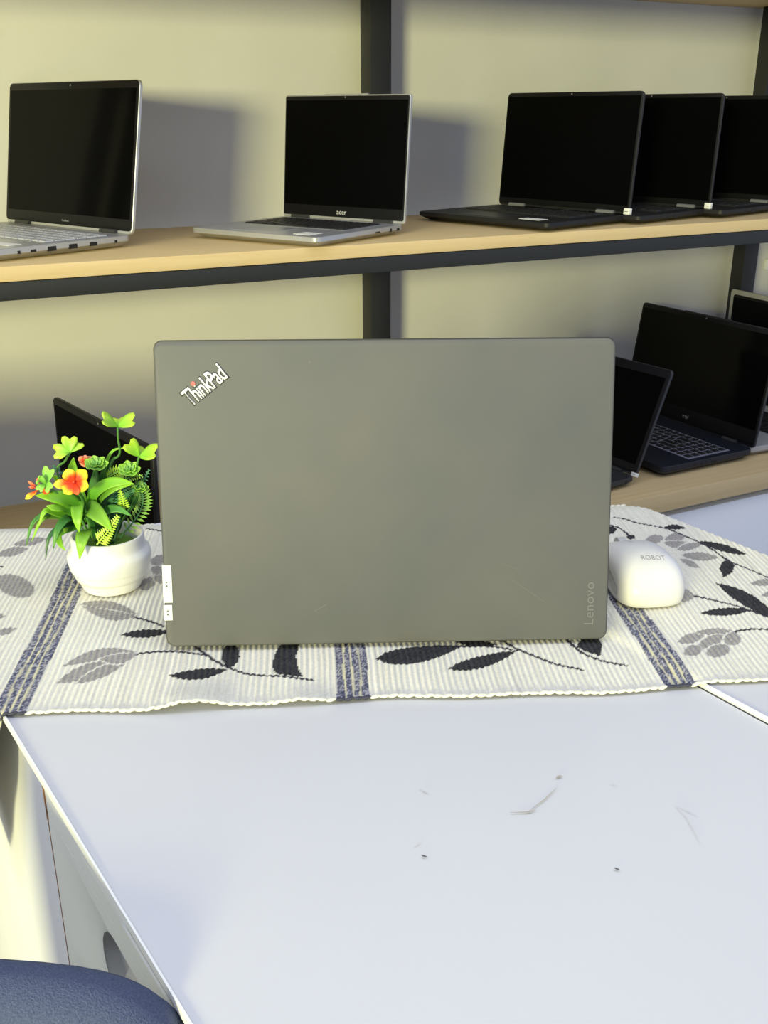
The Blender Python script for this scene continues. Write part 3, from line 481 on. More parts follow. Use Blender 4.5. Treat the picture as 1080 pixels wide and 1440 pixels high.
    if opts.get('tag'):
        g = opts['tag']; bm = bx(W/2-.010, W/2+.0022, g[0], g[1], -lt-.0004, .0016, bev=.0008)
        tg = build('hinge_tag', bm, m_label, lid); build('print_line', bx(W/2-.008, W/2-.001, (g[0]+g[1])/2, (g[0]+g[1])/2+.001, .0016, .0018), m_print, tg, smooth=False)
    return root, lid, base
PORTS = ((.12, .004, .004), (.28, .012, .005), (.42, .013, .006), (.56, .013, .006), (.68, .008, .0035), (.77, .004, .004))
laptop('silver laptop with silver keys at the left end of the upper shelf', (-.477, 1.562, 218.2, .31, .235, .206, 100.5), Z_UP, .017, m_silver, m_keysil, m_gunsilver, m_screen,
       dict(ports=PORTS, logo=('VivoBook', .0032, m_gunsilver), numpad=True, labels=((.36, .74, .045, .02, .1),), rim=.001, bez=(.006, .011, .020)))
laptop('silver laptop with black keys standing before the middle steel post on the upper shelf', (-.069, 1.697, 214.0, .243, .222, .189, 95), Z_UP, .0155, m_silver, m_key, m_gunsilver, m_screen2,
       dict(ports=((.08, .007, .004), (.17, .004, .005), (.33, .012, .002)), logo=('acer', .0055, m_logo), labels=((.33, .86, .03, .030, 0),), bez=(.004, .008, .021), notch=True, padm=m_silver, lid_r=.004))
BL = (226.8, .293, .22, .197)
bopt = lambda **k: dict(dict(ports=((.1, .006, .004), (.2, .012, .004), (.5, .013, .006), (.62, .006, .004)), bez=(.004, .007, .014), rim=.0012, lid_t=.006, tag=(-.002, .010), hingem=m_gunsilver), **k)
laptop('leftmost of three black laptops at the right of the upper shelf', (.319, 1.905, *BL, 94.5), Z_UP, .015, m_black, m_key, m_keyplate, m_screen2, bopt(labels=((.30, .84, .042, .024, 0),)))
laptop('middle one of the three overlapping black laptops on the upper shelf', (.492, 2.020, 226.9, .293, .22, .195, 92), Z_UP, .015, m_black, m_key, m_keyplate, m_screen2, bopt(labels=((-.32, .70, .05, .03, 0),)))
laptop('rightmost black laptop on the upper shelf, cut by the right edge', (.666, 2.130, 227.0, .293, .22, .194, 92), Z_UP, .015, m_black, m_key, m_keyplate, m_screen2, bopt())
laptop('black laptop on the lower shelf half hidden behind the big dark laptop', (.357, 1.815, 235.3, .31, .22, .195, 111.6), Z_LOW, .018, m_black2, m_key, m_keyplate, m_screen2,
       dict(ports=((.1, .005, .005), (.3, .012, .005), (.5, .013, .006), (.7, .006, .005)), bez=(.009, .016, .020), tag=(-.001, .006), rim=.0012))
laptop('thick black gaming laptop with pale outlined keys on the lower right shelf', (.615, 1.993, 240.7, .364, .23, .223, 98), Z_LOW, .022, m_navy, m_key, m_keygrid, m_screen,
       dict(ports=((.45, .013, .005), (.58, .005, .005), (.66, .005, .005)), logo=('msi', .0085, m_gunsilver), numpad=True, gap=.0042, bez=(.006, .010, .034), notch=True, ky=.22, kw=.33,
            padm=mat('violet_touchpad', (.035, .022, .075), .3)))
laptop('grey metal framed laptop behind the gaming laptop at the right edge', (.846, 2.107, 246, .36, .24, .234, 90), Z_LOW, .02, m_frame, m_key, m_keyplate, m_screen,
       dict(bez=(.013, .016, .03), rim=.010, labels=((-.38, .8, .04, .05, 0),), padm=m_black2))
laptop('black laptop on the lower shelf behind the flower pot', (-.387, 1.30, 231, .311, .22, .216, 91.5), Z_LOW, .018, m_black, m_key, m_keyplate, m_screen2, dict(bez=(.007, .010, .018), rim=.0012, keys=False, bezm=m_bezel))

# the laptop in front: its lid back faces the camera
TP = (.003, .676, -2.1, .331, .226, .2255, 78.4)
root = empty('laptop', (TP[0], TP[1], .0035), math.pi - math.radians(TP[2])); tag(root, 'large dark matte laptop on the runner, back of its open lid to us', 'laptop')
W, D, L = TP[3:6]; ang = math.radians(TP[6])
bm = bmesh.new(); slab(bm, -W/2, W/2, -D, .0, .0015, .0155, .009, under=(.006, .006)); build('base', bm, m_black, root, Matrix.Translation((0, -.011, 0)), sharp=30)
bm = bmesh.new(); slab(bm, -.135, .135, -D*.52, -D*.12, .0153, .0163, .003); kb = build('keyboard', bm, m_keyplate, root, Matrix.Translation((0, -.011, 0)))
for j, r in enumerate([[1]*16, [1]*13+[2]+[1], [1.5]+[1]*12+[1.5, 1], [1.75]+[1]*11+[2.25, 1], [2.25]+[1]*10+[2.75], [1.2, 1.1, 1.1, 1.1, 5.4, 1.1, 1.1, 1, 1, 1]]):
    u = .268/sum(r); x = -.134
    for wd in r:
        o = link('key', key_mesh(wd*u-.0026, .0122, m_key), None, kb); o.location = (x+wd*u/2, -D*.125-.0148*(j+.5), .0162); x += wd*u
bm = bmesh.new(); slab(bm, -.05, .05, -D*.92, -D*.62, .0153, .0160, .003); build('touchpad', bm, m_black2, root, Matrix.Translation((0, -.011, 0)))
for sx in (-1, 1):
    for fy in (-.86, -.14):
        bm = bmesh.new(); cyl(bm, (sx*.13, D*fy-.011, 0), (sx*.13, D*fy-.011, .002), .006, .007); build('rubber_foot', bm, m_black2, root)
    bm = bmesh.new(); cyl(bm, (sx*.118-.02, -.008, .0125), (sx*.118+.02, -.008, .0125), .005); build('hinge', bm, m_black2, root)
LM = Matrix.Translation((0, 0, .0005)) @ Matrix(((1, 0, 0, 0), (0, -math.cos(ang), -math.sin(ang), 0), (0, math.sin(ang), -math.cos(ang), 0), (0, 0, 0, 1)))
# outer shell: frame rim plus the soft touch panel, with its top edge rolled over
bm = bmesh.new(); lt = .0072
loft(bm, [[(x, y, 0) for x, y in rrect(-W/2, W/2, 0, L, .0065, 8)], [(x, y, -lt+.0022) for x, y in rrect(-W/2, W/2, 0, L, .0065, 8)],
          [(x, y, -lt+.0008) for x, y in rrect(-W/2+.0004, W/2-.0004, .0004, L-.0005, .0065, 8)]])
tl = build('lid', bm, m_lidedge, root, LM, sharp=35)
bm = bmesh.new()
loft(bm, [[(x, y, -lt+.0012) for x, y in rrect(-W/2+.0006, W/2-.0006, .0006, L-.0006, .0062, 8)], [(x, y, -lt+.0004) for x, y in rrect(-W/2+.0009, W/2-.0009, .0009, L-.0016, .006, 8)],
          [(x, y, -lt) for x, y in rrect(-W/2+.0018, W/2-.0018, .0018, L-.0042, .0055, 8)]])
build('lid_panel', bm, m_lid, tl, sharp=60)
bm = bmesh.new(); slab(bm, -W/2+.003, W/2-.003, .004, L-.003, -.0002, .0008, .006, .0003); build('bezel', bm, m_bezel, tl)
build('screen', bx(-W/2+.011, W/2-.011, .02, L-.013, .0005, .0012), m_screen2, tl, smooth=False)
# marks on the back: local frame seen from behind (x to our right, y up)
def back(x, y, rot, dz=0): return Matrix.Translation((-x, y, -lt-dz)) @ Matrix.Rotation(math.pi, 4, 'Y') @ Matrix.Rotation(math.radians(rot), 4, 'Z')
LX, LY, LR = -W/2+.0355, L-.0318, 38
wm = text('wordmark_outline', 'ThinkPad', m_outline, tl, back(LX, LY, LR, -.00005), .0142, width=.0352, bold=.05, depth=.0003, spacing=.92)
wm2 = text('wordmark', 'ThinkPad', m_white, tl, back(LX, LY, LR, 0), .0130, width=.0338, bold=.014, depth=.0005, spacing=.92)
tag(wm2, 'slanted white wordmark')
bm = bmesh.new(); cyl(bm, (0, 0, 0), (0, 0, .0007), .0016, seg=16)
r_ = math.radians(LR); px, py = -.0056, .0058
build('red_dot', bm, m_red, tl, back(LX + px*math.cos(r_)-py*math.sin(r_), LY + px*math.sin(r_)+py*math.cos(r_), 0, .0000))
tag(text('lettering', 'Lenovo', m_emboss, tl, back(W/2-.0145, .0285, 90), .0072, width=.0325, bold=.0, depth=.00025, spacing=1.05), 'grey raised brand lettering')
for (y0, y1, wd) in ((.0345, .0625, .0062), (.0210, .0325, .0056)):
    bm = bmesh.new(); box(bm, W/2-wd, W/2+.0004, y0, y1, -lt-.0004, .0004)
    s = build('label', bm, m_label, tl, smooth=False); tag(s, 'white sticker folded round the lid edge')
    for k in (.0016, wd-.0014): build('print_line', bx(W/2-k-.0002, W/2-k, y0+.0015, y1-.0015, -lt-.00055, -lt-.0003), m_recess, s, smooth=False)
    build('print_line', bx(W/2-.0030, W/2-.0016, (y0+y1)/2-.002, (y0+y1)/2-.0008, -lt-.00055, -lt-.0003), m_print, s, smooth=False)
    build('print_line', bx(W/2-.0030, W/2-.0018, (y0+y1)/2+.0008, (y0+y1)/2+.0018, -lt-.00055, -lt-.0003), m_print, s, smooth=False)
# faint scratches in the lid coating
m_scr = mat('light_scratch', (.122, .122, .118), .5)
for (xa, ya, xb, yb, wd) in ((.092, .048, .118, .030, .0005), (.085, .060, .098, .055, .0004), (-.055, .026, -.046, .031, .0004), (-.055, .2105, -.0545, .2085, .0007)):
    bm = bmesh.new(); d = Vector((xb-xa, yb-ya)).normalized()*wd/2
    vs_ = [bm.verts.new((-(x), y, -lt-.00012)) for x, y in ((xa-d.y, ya+d.x), (xb-d.y, yb+d.x), (xb+d.y, yb-d.x), (xa+d.y, ya-d.x))]
    bm.faces.new(vs_); build('scratch', bm, m_scr, tl, smooth=False)

# ------------------------------------------------------------------ potted artificial plant
POT = Vector((-.2305, .776, .003))
pot = empty('potted_plant', POT)
PS = .975; tag(pot, 'artificial plant with orange flowers in a small white ceramic pot', 'potted plant')
def lathe(prof, seg=40):
    bm = bmesh.new(); loft(bm, [[(r*math.cos(2*math.pi*i/seg), r*math.sin(2*math.pi*i/seg), z) for i in range(seg)] for r, z in prof]); return bm
build('pot', lathe([(r*PS, z) for r, z in [(.020, 0), (.0245, .0006), (.0262, .004), (.0274, .0082), (.0276, .0092), (.0297, .0100), (.0312, .0140), (.0315, .0172), (.0317, .0180), (.0337, .0190), (.0345, .0225), (.0352, .0268), (.0351, .0300), (.0343, .0328), (.0318, .0352),
                    (.0309, .0372), (.0306, .0420), (.0307, .0455), (.0302, .0472), (.0290, .0476), (.0281, .0468), (.0276, .0440), (.0274, .030)]]), m_ceramic, pot, sharp=50)
bm = bmesh.new(); rg = []
for r, z in ((.0274, .034), (.022, .0375), (.013, .0395), (.004, .0402)):
    rg.append([(r*math.cos(a), r*math.sin(a), z + .0012*math.sin(a*5+r*900)) for a in [2*math.pi*i/30 for i in range(30)]])
loft(bm, rg, cap0=False); build('moss', bm, m_moss, pot)
def pp(cx, cy, dy=0):
    """close-up sketch coordinates of the plant -> metres about the pot; dy = depth offset away from us"""
    x = cx/4.154; y = 540 + cy/4.154
    u = (x-540)/CAM_F; v = (720-y)/CAM_F; c, s = math.cos(CAM_PITCH), math.sin(CAM_PITCH)
    ry, rz = c+v*s, -s+v*c; t = (POT.y+dy)/ry
    return Vector((u*t, ry*t, CAM_Z+rz*t)) - POT
PX = .000143   # metres per sketch unit
def tint(me, cols):
    ca = me.color_attributes.new('tint', 'FLOAT_COLOR', 'POINT')
    ca.data.foreach_set('color', np.concatenate([np.array(cols, np.float32), np.ones((len(cols), 1), np.float32)], 1).ravel())
def mixc(a, b, t): return tuple(x*(1-t)+y*t for x, y in zip(a, b))
def blade(name, pts, wd, c0, c1, mat_, parent, shape='strap', face=None, fold=.18, thick=.0004, ec=None):
    """leaf blade along a curve; tinted c0 at the root to c1 at the tip (ec at the margins)"""
    P = bez(pts, 6); n = len(P); rows = []; cols = []
    face = Vector(face) if face else Vector((0, -.75, .66))
    us = (-1, -.55, 0, .55, 1)
    bm = bmesh.new()
    for i, p in enumerate(P):
        t = i/(n-1); d = (P[min(i+1, n-1)]-P[max(i-1, 0)]).normalized(); sd = d.cross(face)
        sd = sd.normalized() if sd.length > 1e-5 else Vector((1, 0, 0)); up = sd.cross(d)
        if shape == 'strap': h = wd/2*max(.10, math.sin(math.pi*(.10+.90*t)**.85))**.8 if t < 1 else wd*.03
        elif shape == 'heart': h = wd/2*max(.05, math.sin(math.pi*min(t, .96)**.9*.62))
        elif shape == 'spoon': h = wd/2*max(.12, math.sin(math.pi*(.04+.93*t**1.35)))
        r = []
        for u in us:
            q = p + sd*(u*h) - up*(fold*h*(1-abs(u)))
            if shape == 'heart' and i == n-1: q = q + d*(wd*.10*(1-(abs(abs(u)-.55)/.55)**2)) - d*(wd*.10 if abs(u) < .1 else 0)
            r.append(bm.verts.new(q)); cols.append(mixc(c0, c1, min(1, max(0, (t+.12*abs(u)-.42)/.40))) if shape == 'spoon' and ec else mixc(c0, c1, min(1, t**1.5+.10*abs(u))))
        rows.append(r)
    for a, b in zip(rows, rows[1:]):
        for j in range(4): bm.faces.new((a[j], a[j+1], b[j+1], b[j]))
    me = bpy.data.meshes.new(name); bm.to_mesh(me); bm.free(); tint(me, cols)
    me.polygons.foreach_set('use_smooth', [True]*len(me.polygons))
    o = link(name, me, mat_, parent); m = o.modifiers.new('thick', 'SOLIDIFY'); m.thickness = thick; m.offset = 0
    return o
LIME, GRN, DRK, YEL = (.27, .56, .018), (.055, .23, .018), (.018, .095, .020), (.42, .60, .04)
core = lambda cx, cy, dy=0: pp(cx, cy, dy)
S = [  # points (x, y, depth), width, root tint, tip tint
 ([(500, 770, 0), (400, 680, -.010), (300, 655, -.016), (208, 652, -.018)], 78, GRN, LIME),
 ([(470, 780, -.004), (380, 725, -.014), (320, 722, -.020), (270, 712, -.022)], 50, GRN, LIME),
 ([(480, 760, -.004), (455, 705, -.020), (450, 780, -.030), (462, 866, -.032)], 64, GRN, LIME),
 ([(500, 760, -.004), (520, 722, -.018), (585, 775, -.026), (655, 856, -.030)], 88, DRK, LIME),
 ([(540, 800, 0), (540, 660, -.010), (610, 590, -.016), (700, 570, -.018), (785, 585, -.018)], 66, GRN, LIME),
 ([(560, 800, 0), (572, 690, -.010), (620, 632, -.018), (690, 600, -.020), (765, 590, -.019)], 52, DRK, LIME),
 ([(480, 800, 0), (400, 780, -.012), (335, 850, -.022), (312, 962, -.026)], 46, DRK, GRN),
 ([(480, 800, 0), (330, 742, -.008), (200, 800, -.014), (152, 945, -.018)], 30, DRK, GRN),
 ([(480, 800, 0), (340, 775, -.006), (245, 790, -.012), (185, 920, -.016)], 30, DRK, LIME),
 ([(480, 790, 0), (350, 760, -.010), (265, 740, -.016), (225, 835, -.020)], 36, GRN, LIME),
 ([(480, 820, 0), (360, 830, -.012), (285, 900, -.020), (265, 1030, -.024)], 26, DRK, DRK),
 ([(530, 850, -.004), (500, 850, -.024), (475, 920, -.036), (465, 1022, -.038)], 76, DRK, LIME),
 ([(480, 830, 0), (350, 870, -.008), (350, 930, -.014), (382, 972, -.016)], 36, GRN, LIME),
 ([(480, 810, 0), (390, 800, -.004), (385, 840, -.008), (375, 868, -.010)], 40, GRN, LIME),
 ([(570, 850, 0), (600, 755, -.014), (680, 728, -.018), (768, 770, -.020)], 50, DRK, (.11, .36, .05)),
 ([(590, 850, 0), (600, 560, .012), (650, 400, .016), (742, 372, .018)], 20, GRN, LIME),
 ([(520, 800, 0), (440, 590, .004), (425, 500, .006), (430, 430, .006)], 70, GRN, LIME),
 ([(540, 800, .004), (545, 640, .004), (555, 560, .004), (560, 480, .006)], 60, DRK, GRN),
 ([(560, 800, .004), (590, 620, .006), (600, 540, .008), (620, 480, .008)], 48, DRK, GRN),
 ([(570, 800, .008), (620, 560, .014), (640, 480, .016), (670, 420, .016)], 36, DRK, GRN),
 ([(640, 880, .002), (740, 740, .004), (790, 660, .002), (800, 590, .0)], 40, DRK, (.06, .24, .06)),
 ([(520, 800, .004), (400, 640, .008), (340, 560, .006), (300, 530, .002)], 40, GRN, LIME),
 ([(560, 900, -.006), (540, 820, -.012), (530, 760, -.014), (520, 700, -.012)], 28, DRK, GRN),
 ([(600, 900, -.006), (600, 820, -.008), (590, 740, -.008), (585, 680, -.006)], 40, DRK, DRK),
 ([(620, 900, .0), (640, 800, .0), (650, 720, .002), (660, 640, .004)], 46, DRK, DRK),
 ([(660, 900, .004), (690, 820, .006), (690, 740, .008), (680, 660, .010)], 40, DRK, DRK),
]
for pts, wd, c0, c1 in S: blade('leaf', [pp(*p) for p in pts], wd*1.12*PX, c0, c1, m_leaf, pot)
def stem(pts, r=.0009, m=m_stem):
    bm = bmesh.new(); tube(bm, bez([pp(*p) for p in pts], 6), r); return build('stem', bm, m, pot)
def heart3(c, tips, wd, face, c0=(.20, .50, .035), c1=YEL):
    n = empty('x'); bpy.data.objects.remove(n)
    C = pp(*c)
    for tp_ in tips:
        q = pp(*tp_); mid = C.lerp(q, .5)+Vector((0, -.0008, .0012))
        blade('clover_leaf', [C, mid, q], (q-C).length*1.02*wd, c0, c1, m_leaf, pot, 'heart', face, .25)
heart3((410, 400, -.012), ((318, 395, -.014), (405, 312, -.010), (462, 335, -.008)), 1.0, (.1, -.8, .5)); stem([(540, 900, 0), (340, 540, -.004), (380, 450, -.010), (410, 400, -.012)])
blade('clover_leaf', [pp(408, 400, -.012), pp(380, 410, -.016), pp(345, 432, -.018)], 22*PX, (.20, .5, .035), YEL, m_leaf, pot, 'heart', (.1, -.8, .5))
heart3((688, 248, .004), ((606, 198, -.004), (778, 205, .002), (690, 195, .014)), .95, (0, -.55, .83)); stem([(600, 900, 0), (640, 500, .010), (698, 410, .006), (690, 320, .004), (688, 248, .004)], .0009, m_stem)
heart3((812, 425, .002), ((752, 345, .000), (905, 392, -.004), (850, 370, .014)), .9, (0, -.6, .8)); stem([(640, 900, 0), (790, 600, .004), (800, 480, .002), (812, 425, .002)])
heart3((268, 585, -.018), ((288, 495, -.016), (222, 560, -.024), (290, 615, -.026), (225, 620, -.024)), .85, (-.3, -.85, .4), (.16, .42, .06), (.30, .60, .08)); stem([(500, 880, 0), (400, 700, -.006), (310, 620, -.014), (268, 585, -.016)])
def flower(c, tips, wds, face, centre=(.66, .045, .008), tipc=(.86, .62, .02), tipcs=None):
    f = bpy.data.objects.new('flower', None); COL.objects.link(f); f.parent = pot; f.empty_display_size = .01; C = pp(*c)
    for k, (tp_, wd) in enumerate(zip(tips, wds)):
        q = pp(*tp_); mid = C.lerp(q, .55)+Vector((0, -.0018, .0004))
        blade('petal', [C, mid, q], wd*PX, centre, (tipcs[k] if tipcs else tipc), m_petal, f, 'spoon', face, .12, ec=True)
    bm = bmesh.new(); nrm = Vector(face).normalized(); tube(bm, [C, C+nrm*.0025, C+nrm*.0042], .0016, 7, .0007); build('flower_centre', bm, mat('flower_centre', (.62, .05, .015), .6), f)
    return f
flower((438, 575, -.030), ((385, 500, -.030), (505, 505, -.028), (518, 600, -.034), (375, 640, -.038), (312, 588, -.034), (455, 648, -.038)), (74, 76, 74, 70, 56, 42), (0, -.9, .42),
       tipcs=((.88, .66, .02), (.90, .70, .02), (.88, .72, .02), (.90, .68, .02), (.85, .50, .03), (.75, .10, .02)))
stem([(530, 900, 0), (500, 720, -.012), (450, 620, -.022), (438, 575, -.028)])
flower((235, 610, -.012), ((165, 568, -.016), (168, 600, -.018), (218, 548, -.012), (148, 672, -.020), (190, 652, -.022), (290, 630, -.020)), (22, 18, 26, 40, 30, 40), (-.6, -.75, .3),
       centre=(.72, .09, .02), tipcs=((.85, .22, .10), (.80, .18, .08), (.85, .20, .10), (.88, .62, .03), (.86, .40, .03), (.75, .09, .02)))
flower((500, 450, .004), ((462, 425, .004), (498, 415, .006), (540, 425, .008), (480, 480, .0)), (36, 36, 40, 50), (0, -.8, .6), centre=(.65, .09, .03), tipc=(.78, .28, .16))
def rosette(c, rx, ry, face=(0, -.5, .86)):
    f = bpy.data.objects.new('rosette', None); COL.objects.link(f); f.parent = pot; f.empty_display_size = .01; cx, cy, dy = c; C = pp(cx, cy+ry*.35, dy)
    for ring, (n, s, h) in enumerate(((7, 1, 0), (6, .66, 8), (4, .36, 14))):
        for k in range(n):
            a = 2*math.pi*(k+.5*ring)/n; q = pp(cx+rx*s*math.cos(a), cy-ry*s*math.sin(a)-h, dy + .007*s*math.sin(a))
            blade('rosette_leaf', [C, C.lerp(q, .6)+Vector((0, 0, -.0006)), q], rx*.62*s*PX+.001, (.09, .30, .04), (.34, .62, .07) if ring < 2 else (.28, .50, .14), m_leaf, f, 'spoon', face, .3)
rosette((562, 458, -.004), 72, 42); stem([(560, 900, 0), (570, 600, 0), (562, 475, -.003)])
rosette((755, 490, .0), 66, 46); stem([(620, 900, 0), (700, 640, .002), (752, 505, .0)])
rosette((818, 600, .002), 52, 26); stem([(640, 900, 0), (760, 720, .002), (815, 612, .002)])
def fern(pts, n, ln, c0, c1, r=.0006, taper=True):
    P = bez([pp(*p) for p in pts], 8); m = len(P); bm = bmesh.new(); cols = []
    def quad(a, b, c_, d_, ca, cb):
        v = [bm.verts.new(q) for q in (a, b, c_, d_)]; cols.extend((ca, cb, cb, ca)); bm.faces.new(v)
    for i in range(m-1):
        d = (P[i+1]-P[i]).normalized(); sd = d.cross(Vector((0, -.8, .6))).normalized(); quad(P[i]-sd*r, P[i+1]-sd*r, P[i+1]+sd*r, P[i]+sd*r, c0, c0)
    for k in range(n):
        t = .12+.86*k/(n-1); f = t*(m-1); i = min(int(f), m-2); p = P[i].lerp(P[i+1], f-i); d = (P[i+1]-P[i]).normalized(); sd = d.cross(Vector((0, -.8, .6))).normalized()
        l = ln*PX*((1-.75*t) if taper else 1-.3*abs(2*t-1))
        for s in (-1, 1):
            e = p + sd*s*l + d*l*.45 + Vector((0, -.0006, -.0004)); wv = d*(l*.13+.0003)
            mdp = p.lerp(e, .55)
            v = [bm.verts.new(q) for q in (p-wv*.4, mdp-wv, e, mdp+wv)]; cols.extend((c0, c1, c1, c1)); bm.faces.new(v)
    me = bpy.data.meshes.new('fern_frond'); bm.to_mesh(me); bm.free(); tint(me, cols)
    o = link('fern_frond', me, m_leaf, pot); md = o.modifiers.new('thick', 'SOLIDIFY'); md.thickness = .0004; md.offset = 0
LF = (.42, .66, .05); DF_ = (.03, .14, .05)
fern([(565, 940, -.030), (630, 860, -.028), (690, 770, -.026)], 13, 60, LF, LF)
fern([(728, 735, -.012), (718, 680, -.014), (700, 615, -.014)], 9, 42, LF, LF)
fern([(700, 900, .0), (810, 760, .002), (835, 660, .002), (800, 585, .002)], 18, 62, DF_, (.22, .42, .06), taper=False)
fern([(620, 560, .004), (670, 520, .004), (735, 500, .004)], 9, 50, (.20, .42, .05), LF, taper=False)
fern([(690, 590, -.002), (760, 545, -.002), (830, 535, -.002)], 9, 44, (.16, .36, .05), LF)
fern([(600, 780, -.004), (610, 700, -.006), (600, 640, -.006)], 12, 70, DF_, DF_, taper=False)
fern([(650, 790, -.002), (670, 710, -.002), (680, 640, .0)], 12, 66, DF_, DF_, taper=False)
fern([(640, 680, -.004), (700, 640, -.002), (760, 600, .0)], 10, 60, DF_, (.06, .24, .06), taper=False)
fern([(790, 620, .004), (840, 560, .004), (872, 500, .004)], 7, 40, (.06, .2, .12), (.08, .24, .13))
fern([(400, 560, .0), (340, 500, .0), (310, 475, .0)], 6, 30, (.06, .2, .12), (.08, .24, .13))
for a in ((540, 900, 500, 760), (560, 920, 540, 700), (590, 930, 560, 720), (610, 930, 640, 740), (640, 930, 690, 720), (660, 930, 700, 790), (520, 900, 450, 740)):
    stem([(a[0], a[1], -.004), ((a[0]+a[2])/2+6, (a[1]+a[3])/2, -.006), (a[2], a[3], -.006)], .0011, m_dstem if a[0] > 600 else m_stem)

# ------------------------------------------------------------------ mouse
mouse = empty('computer_mouse', (.2125, .774, STEP+.0018), math.radians(9)); tag(mouse, 'white wireless mouse on the runner beside the dark laptop', 'mouse')
ML, MW, MH = .098, .062, .036
def mouse_ring(f, z, n=44, sx=1.0, sy=1.0):
    R = []
    for i in range(n):
        a = 2*math.pi*i/n; c, s = math.cos(a), math.sin(a); e = 2/3.5
        R.append((MW/2*sx*math.copysign(abs(c)**e, c), ML/2*sy*math.copysign(abs(s)**e, s), z))
    return R
bm = bmesh.new(); rg = []
PR = [(.93, .0008), (.965, .0020), (.985, .0055), (.992, .010), (.985, .015), (.96, .020), (.915, .0245), (.84, .0285), (.72, .0320), (.56, .0345), (.36, .0358), (.15, .0362)]
for f, z in PR:
    r = []
    for x, y, _ in mouse_ring(1, 0):
        yy = y*f; zz = z
        k = (yy/(ML/2)+1)/2                       # 0 at the rear, which is nearest
        hgt = 1 - .42*max(0, (k-.45)/.55)**1.7 - .16*max(0, (.30-k)/.30)**1.5
        xx = x*f
        if x < 0: xx += .0085*math.exp(-((k-.52)/.22)**2)*math.exp(-((z-.010)/.010)**2)   # thumb scoop
        r.append((xx, yy, z*(hgt if z > .006 else 1)))
    rg.append(r)
loft(bm, rg); body = build('shell', bm, m_mouse, mouse, sharp=80)
build('foot_plate', lathe([(.001, -.0012), (.020, -.0012), (.020, .001)], 24), m_mside, mouse, Matrix.Scale(1.8, 4, (0, 1, 0)))
def on_mouse(x, y):
    """height of the shell above a plan point"""
    dg = bpy.context.evaluated_depsgraph_get(); hit = body.ray_cast(Vector((x, y, .1)), Vector((0, 0, -1))); return hit[1], hit[2]
bpy.context.view_layer.update()
lt_ = text('lettering', 'ROBOT', mat('pale_grey_ink', (.30, .29, .29), .5), mouse, None, .0062, width=.0195, bold=-.022, depth=.0001, spacing=1.1, res=4)
tag(lt_, 'thin grey lettering'); ca_, sa_ = math.cos(math.radians(-7)), math.sin(math.radians(-7))
for v in lt_.data.vertices:
    x, y = .003 + v.co.x*ca_ - v.co.y*sa_, -.0235 + v.co.x*sa_ + v.co.y*ca_; h, nn = on_mouse(x, y); v.co = h + nn*(.0003 + v.co.z)
def strip(name, pts, wd, m):
    bm = bmesh.new(); rows = []
    for i, (x, y) in enumerate(pts):
        a, b = pts[max(0, i-1)], pts[min(len(pts)-1, i+1)]; d = Vector((b[0]-a[0], b[1]-a[1])).normalized()*wd/2; r = []
        for s in (-1, 1):
            h, nn = on_mouse(x-d.y*s, y+d.x*s); r.append(bm.verts.new(h+nn*.00018))
        rows.append(r)
    for a, b in zip(rows, rows[1:]): bm.faces.new((a[0], a[1], b[1], b[0]))
    return build(name, bm, m, mouse)
strip('button_gap', [(-.001, .010+.003*i) for i in range(9)], .0007, m_recess)
bm = bmesh.new(); cyl(bm, (-.0045, 0, 0), (.0025, 0, 0), .008, seg=20); build('scroll_wheel', bm, m_mside, mouse, Matrix.Translation((0, .034, .0205)))
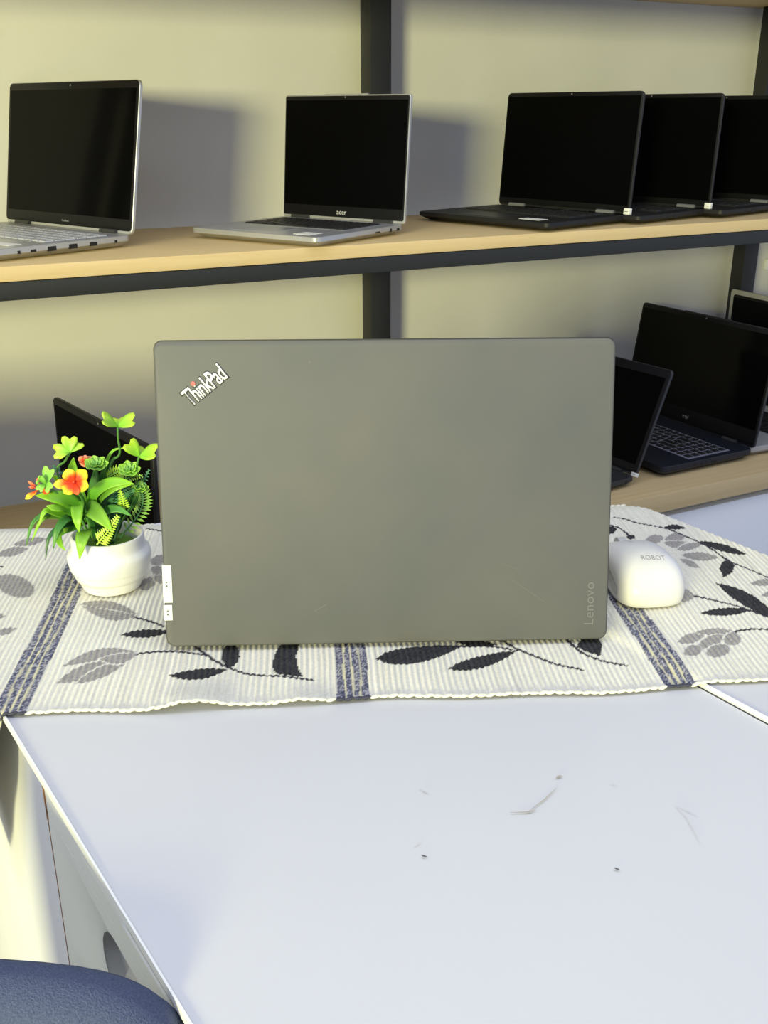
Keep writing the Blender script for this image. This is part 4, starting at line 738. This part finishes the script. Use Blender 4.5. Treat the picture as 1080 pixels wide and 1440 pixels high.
# grey thumb panel on the left flank
bm = bmesh.new(); rows = []
for k in range(13):
    y = -.030+.056*k/12; r = []
    for z in (.006, .010, .014, .018 - .004*abs(k-6)/6):
        hit = body.ray_cast(Vector((-.06, y, z*(1 if k < 9 else .9))), Vector((1, 0, 0))); r.append(bm.verts.new(hit[1]+Vector((-.0004, 0, 0))) if hit[0] else bm.verts.new((-.03, y, z)))
    rows.append(r)
for a, b in zip(rows, rows[1:]):
    for j in range(3): bm.faces.new((a[j], a[j+1], b[j+1], b[j]))
o = build('thumb_panel', bm, m_mside, mouse)

# ------------------------------------------------------------------ chair pulled up at the drawers, only the top of its back in view
chair = empty('office_chair', (-.245, .115, -.75), math.radians(-5)); tag(chair, 'navy blue fabric office chair back below the left desk edge', 'chair')
bm = bmesh.new(); rg = []; BW, BH, BT = .148, .215, .024; n = 64
def outline(sx, sz, ex=6):
    R = []
    for i in range(n):
        a = 2*math.pi*i/n; c, s = math.cos(a), math.sin(a); e = 2/ex
        R.append((sx*math.copysign(abs(c)**e, c), sz*math.copysign(abs(s)**e, s)))
    return R
for f, y in ((.80, -BT), (.93, -BT*.86), (.985, -BT*.45), (1, 0), (.985, BT*.45), (.93, BT*.86), (.80, BT)):
    rg.append([(x, .233 + y, 0.553 + z) for x, z in outline(BW*f, BH*(1-(1-f)*.75))])
loft(bm, rg); build('backrest', bm, m_fabric, chair, sharp=70)
bm = bmesh.new(); rg = []
for f, z in ((.92, .40), (1, .415), (1, .445), (.95, .462), (.80, .470)):
    rg.append([(x, y-.04, z) for x, y in outline(.225*f, .215*f, 3)])
loft(bm, rg); build('seat', bm, m_fabric, chair, sharp=70)
bm = bmesh.new(); tube(bm, bez([(0, .10, .395), (0, .225, .40), (0, .255, .50), (0, .25, .60)], 6), .014); build('back_bracket', bm, m_black, chair)
bm = bmesh.new(); cyl(bm, (0, -.04, .10), (0, -.04, .40), .025); build('gas_column', bm, m_chrome, chair)
for k in range(5):
    a = 2*math.pi*k/5+.3; c, s = math.cos(a), math.sin(a)
    bm = bmesh.new(); tube(bm, [(.02*c, -.04+.02*s, .11), (.14*c, -.04+.14*s, .095), (.27*c, -.04+.27*s, .065)], .018, 8, .012); lg = build('base_leg', bm, m_black, chair)
    bm = bmesh.new(); cyl(bm, (.27*c-.012*s, -.04+.27*s+.012*c, .026), (.27*c+.012*s, -.04+.27*s-.012*c, .026), .026); build('caster', bm, m_black, lg)
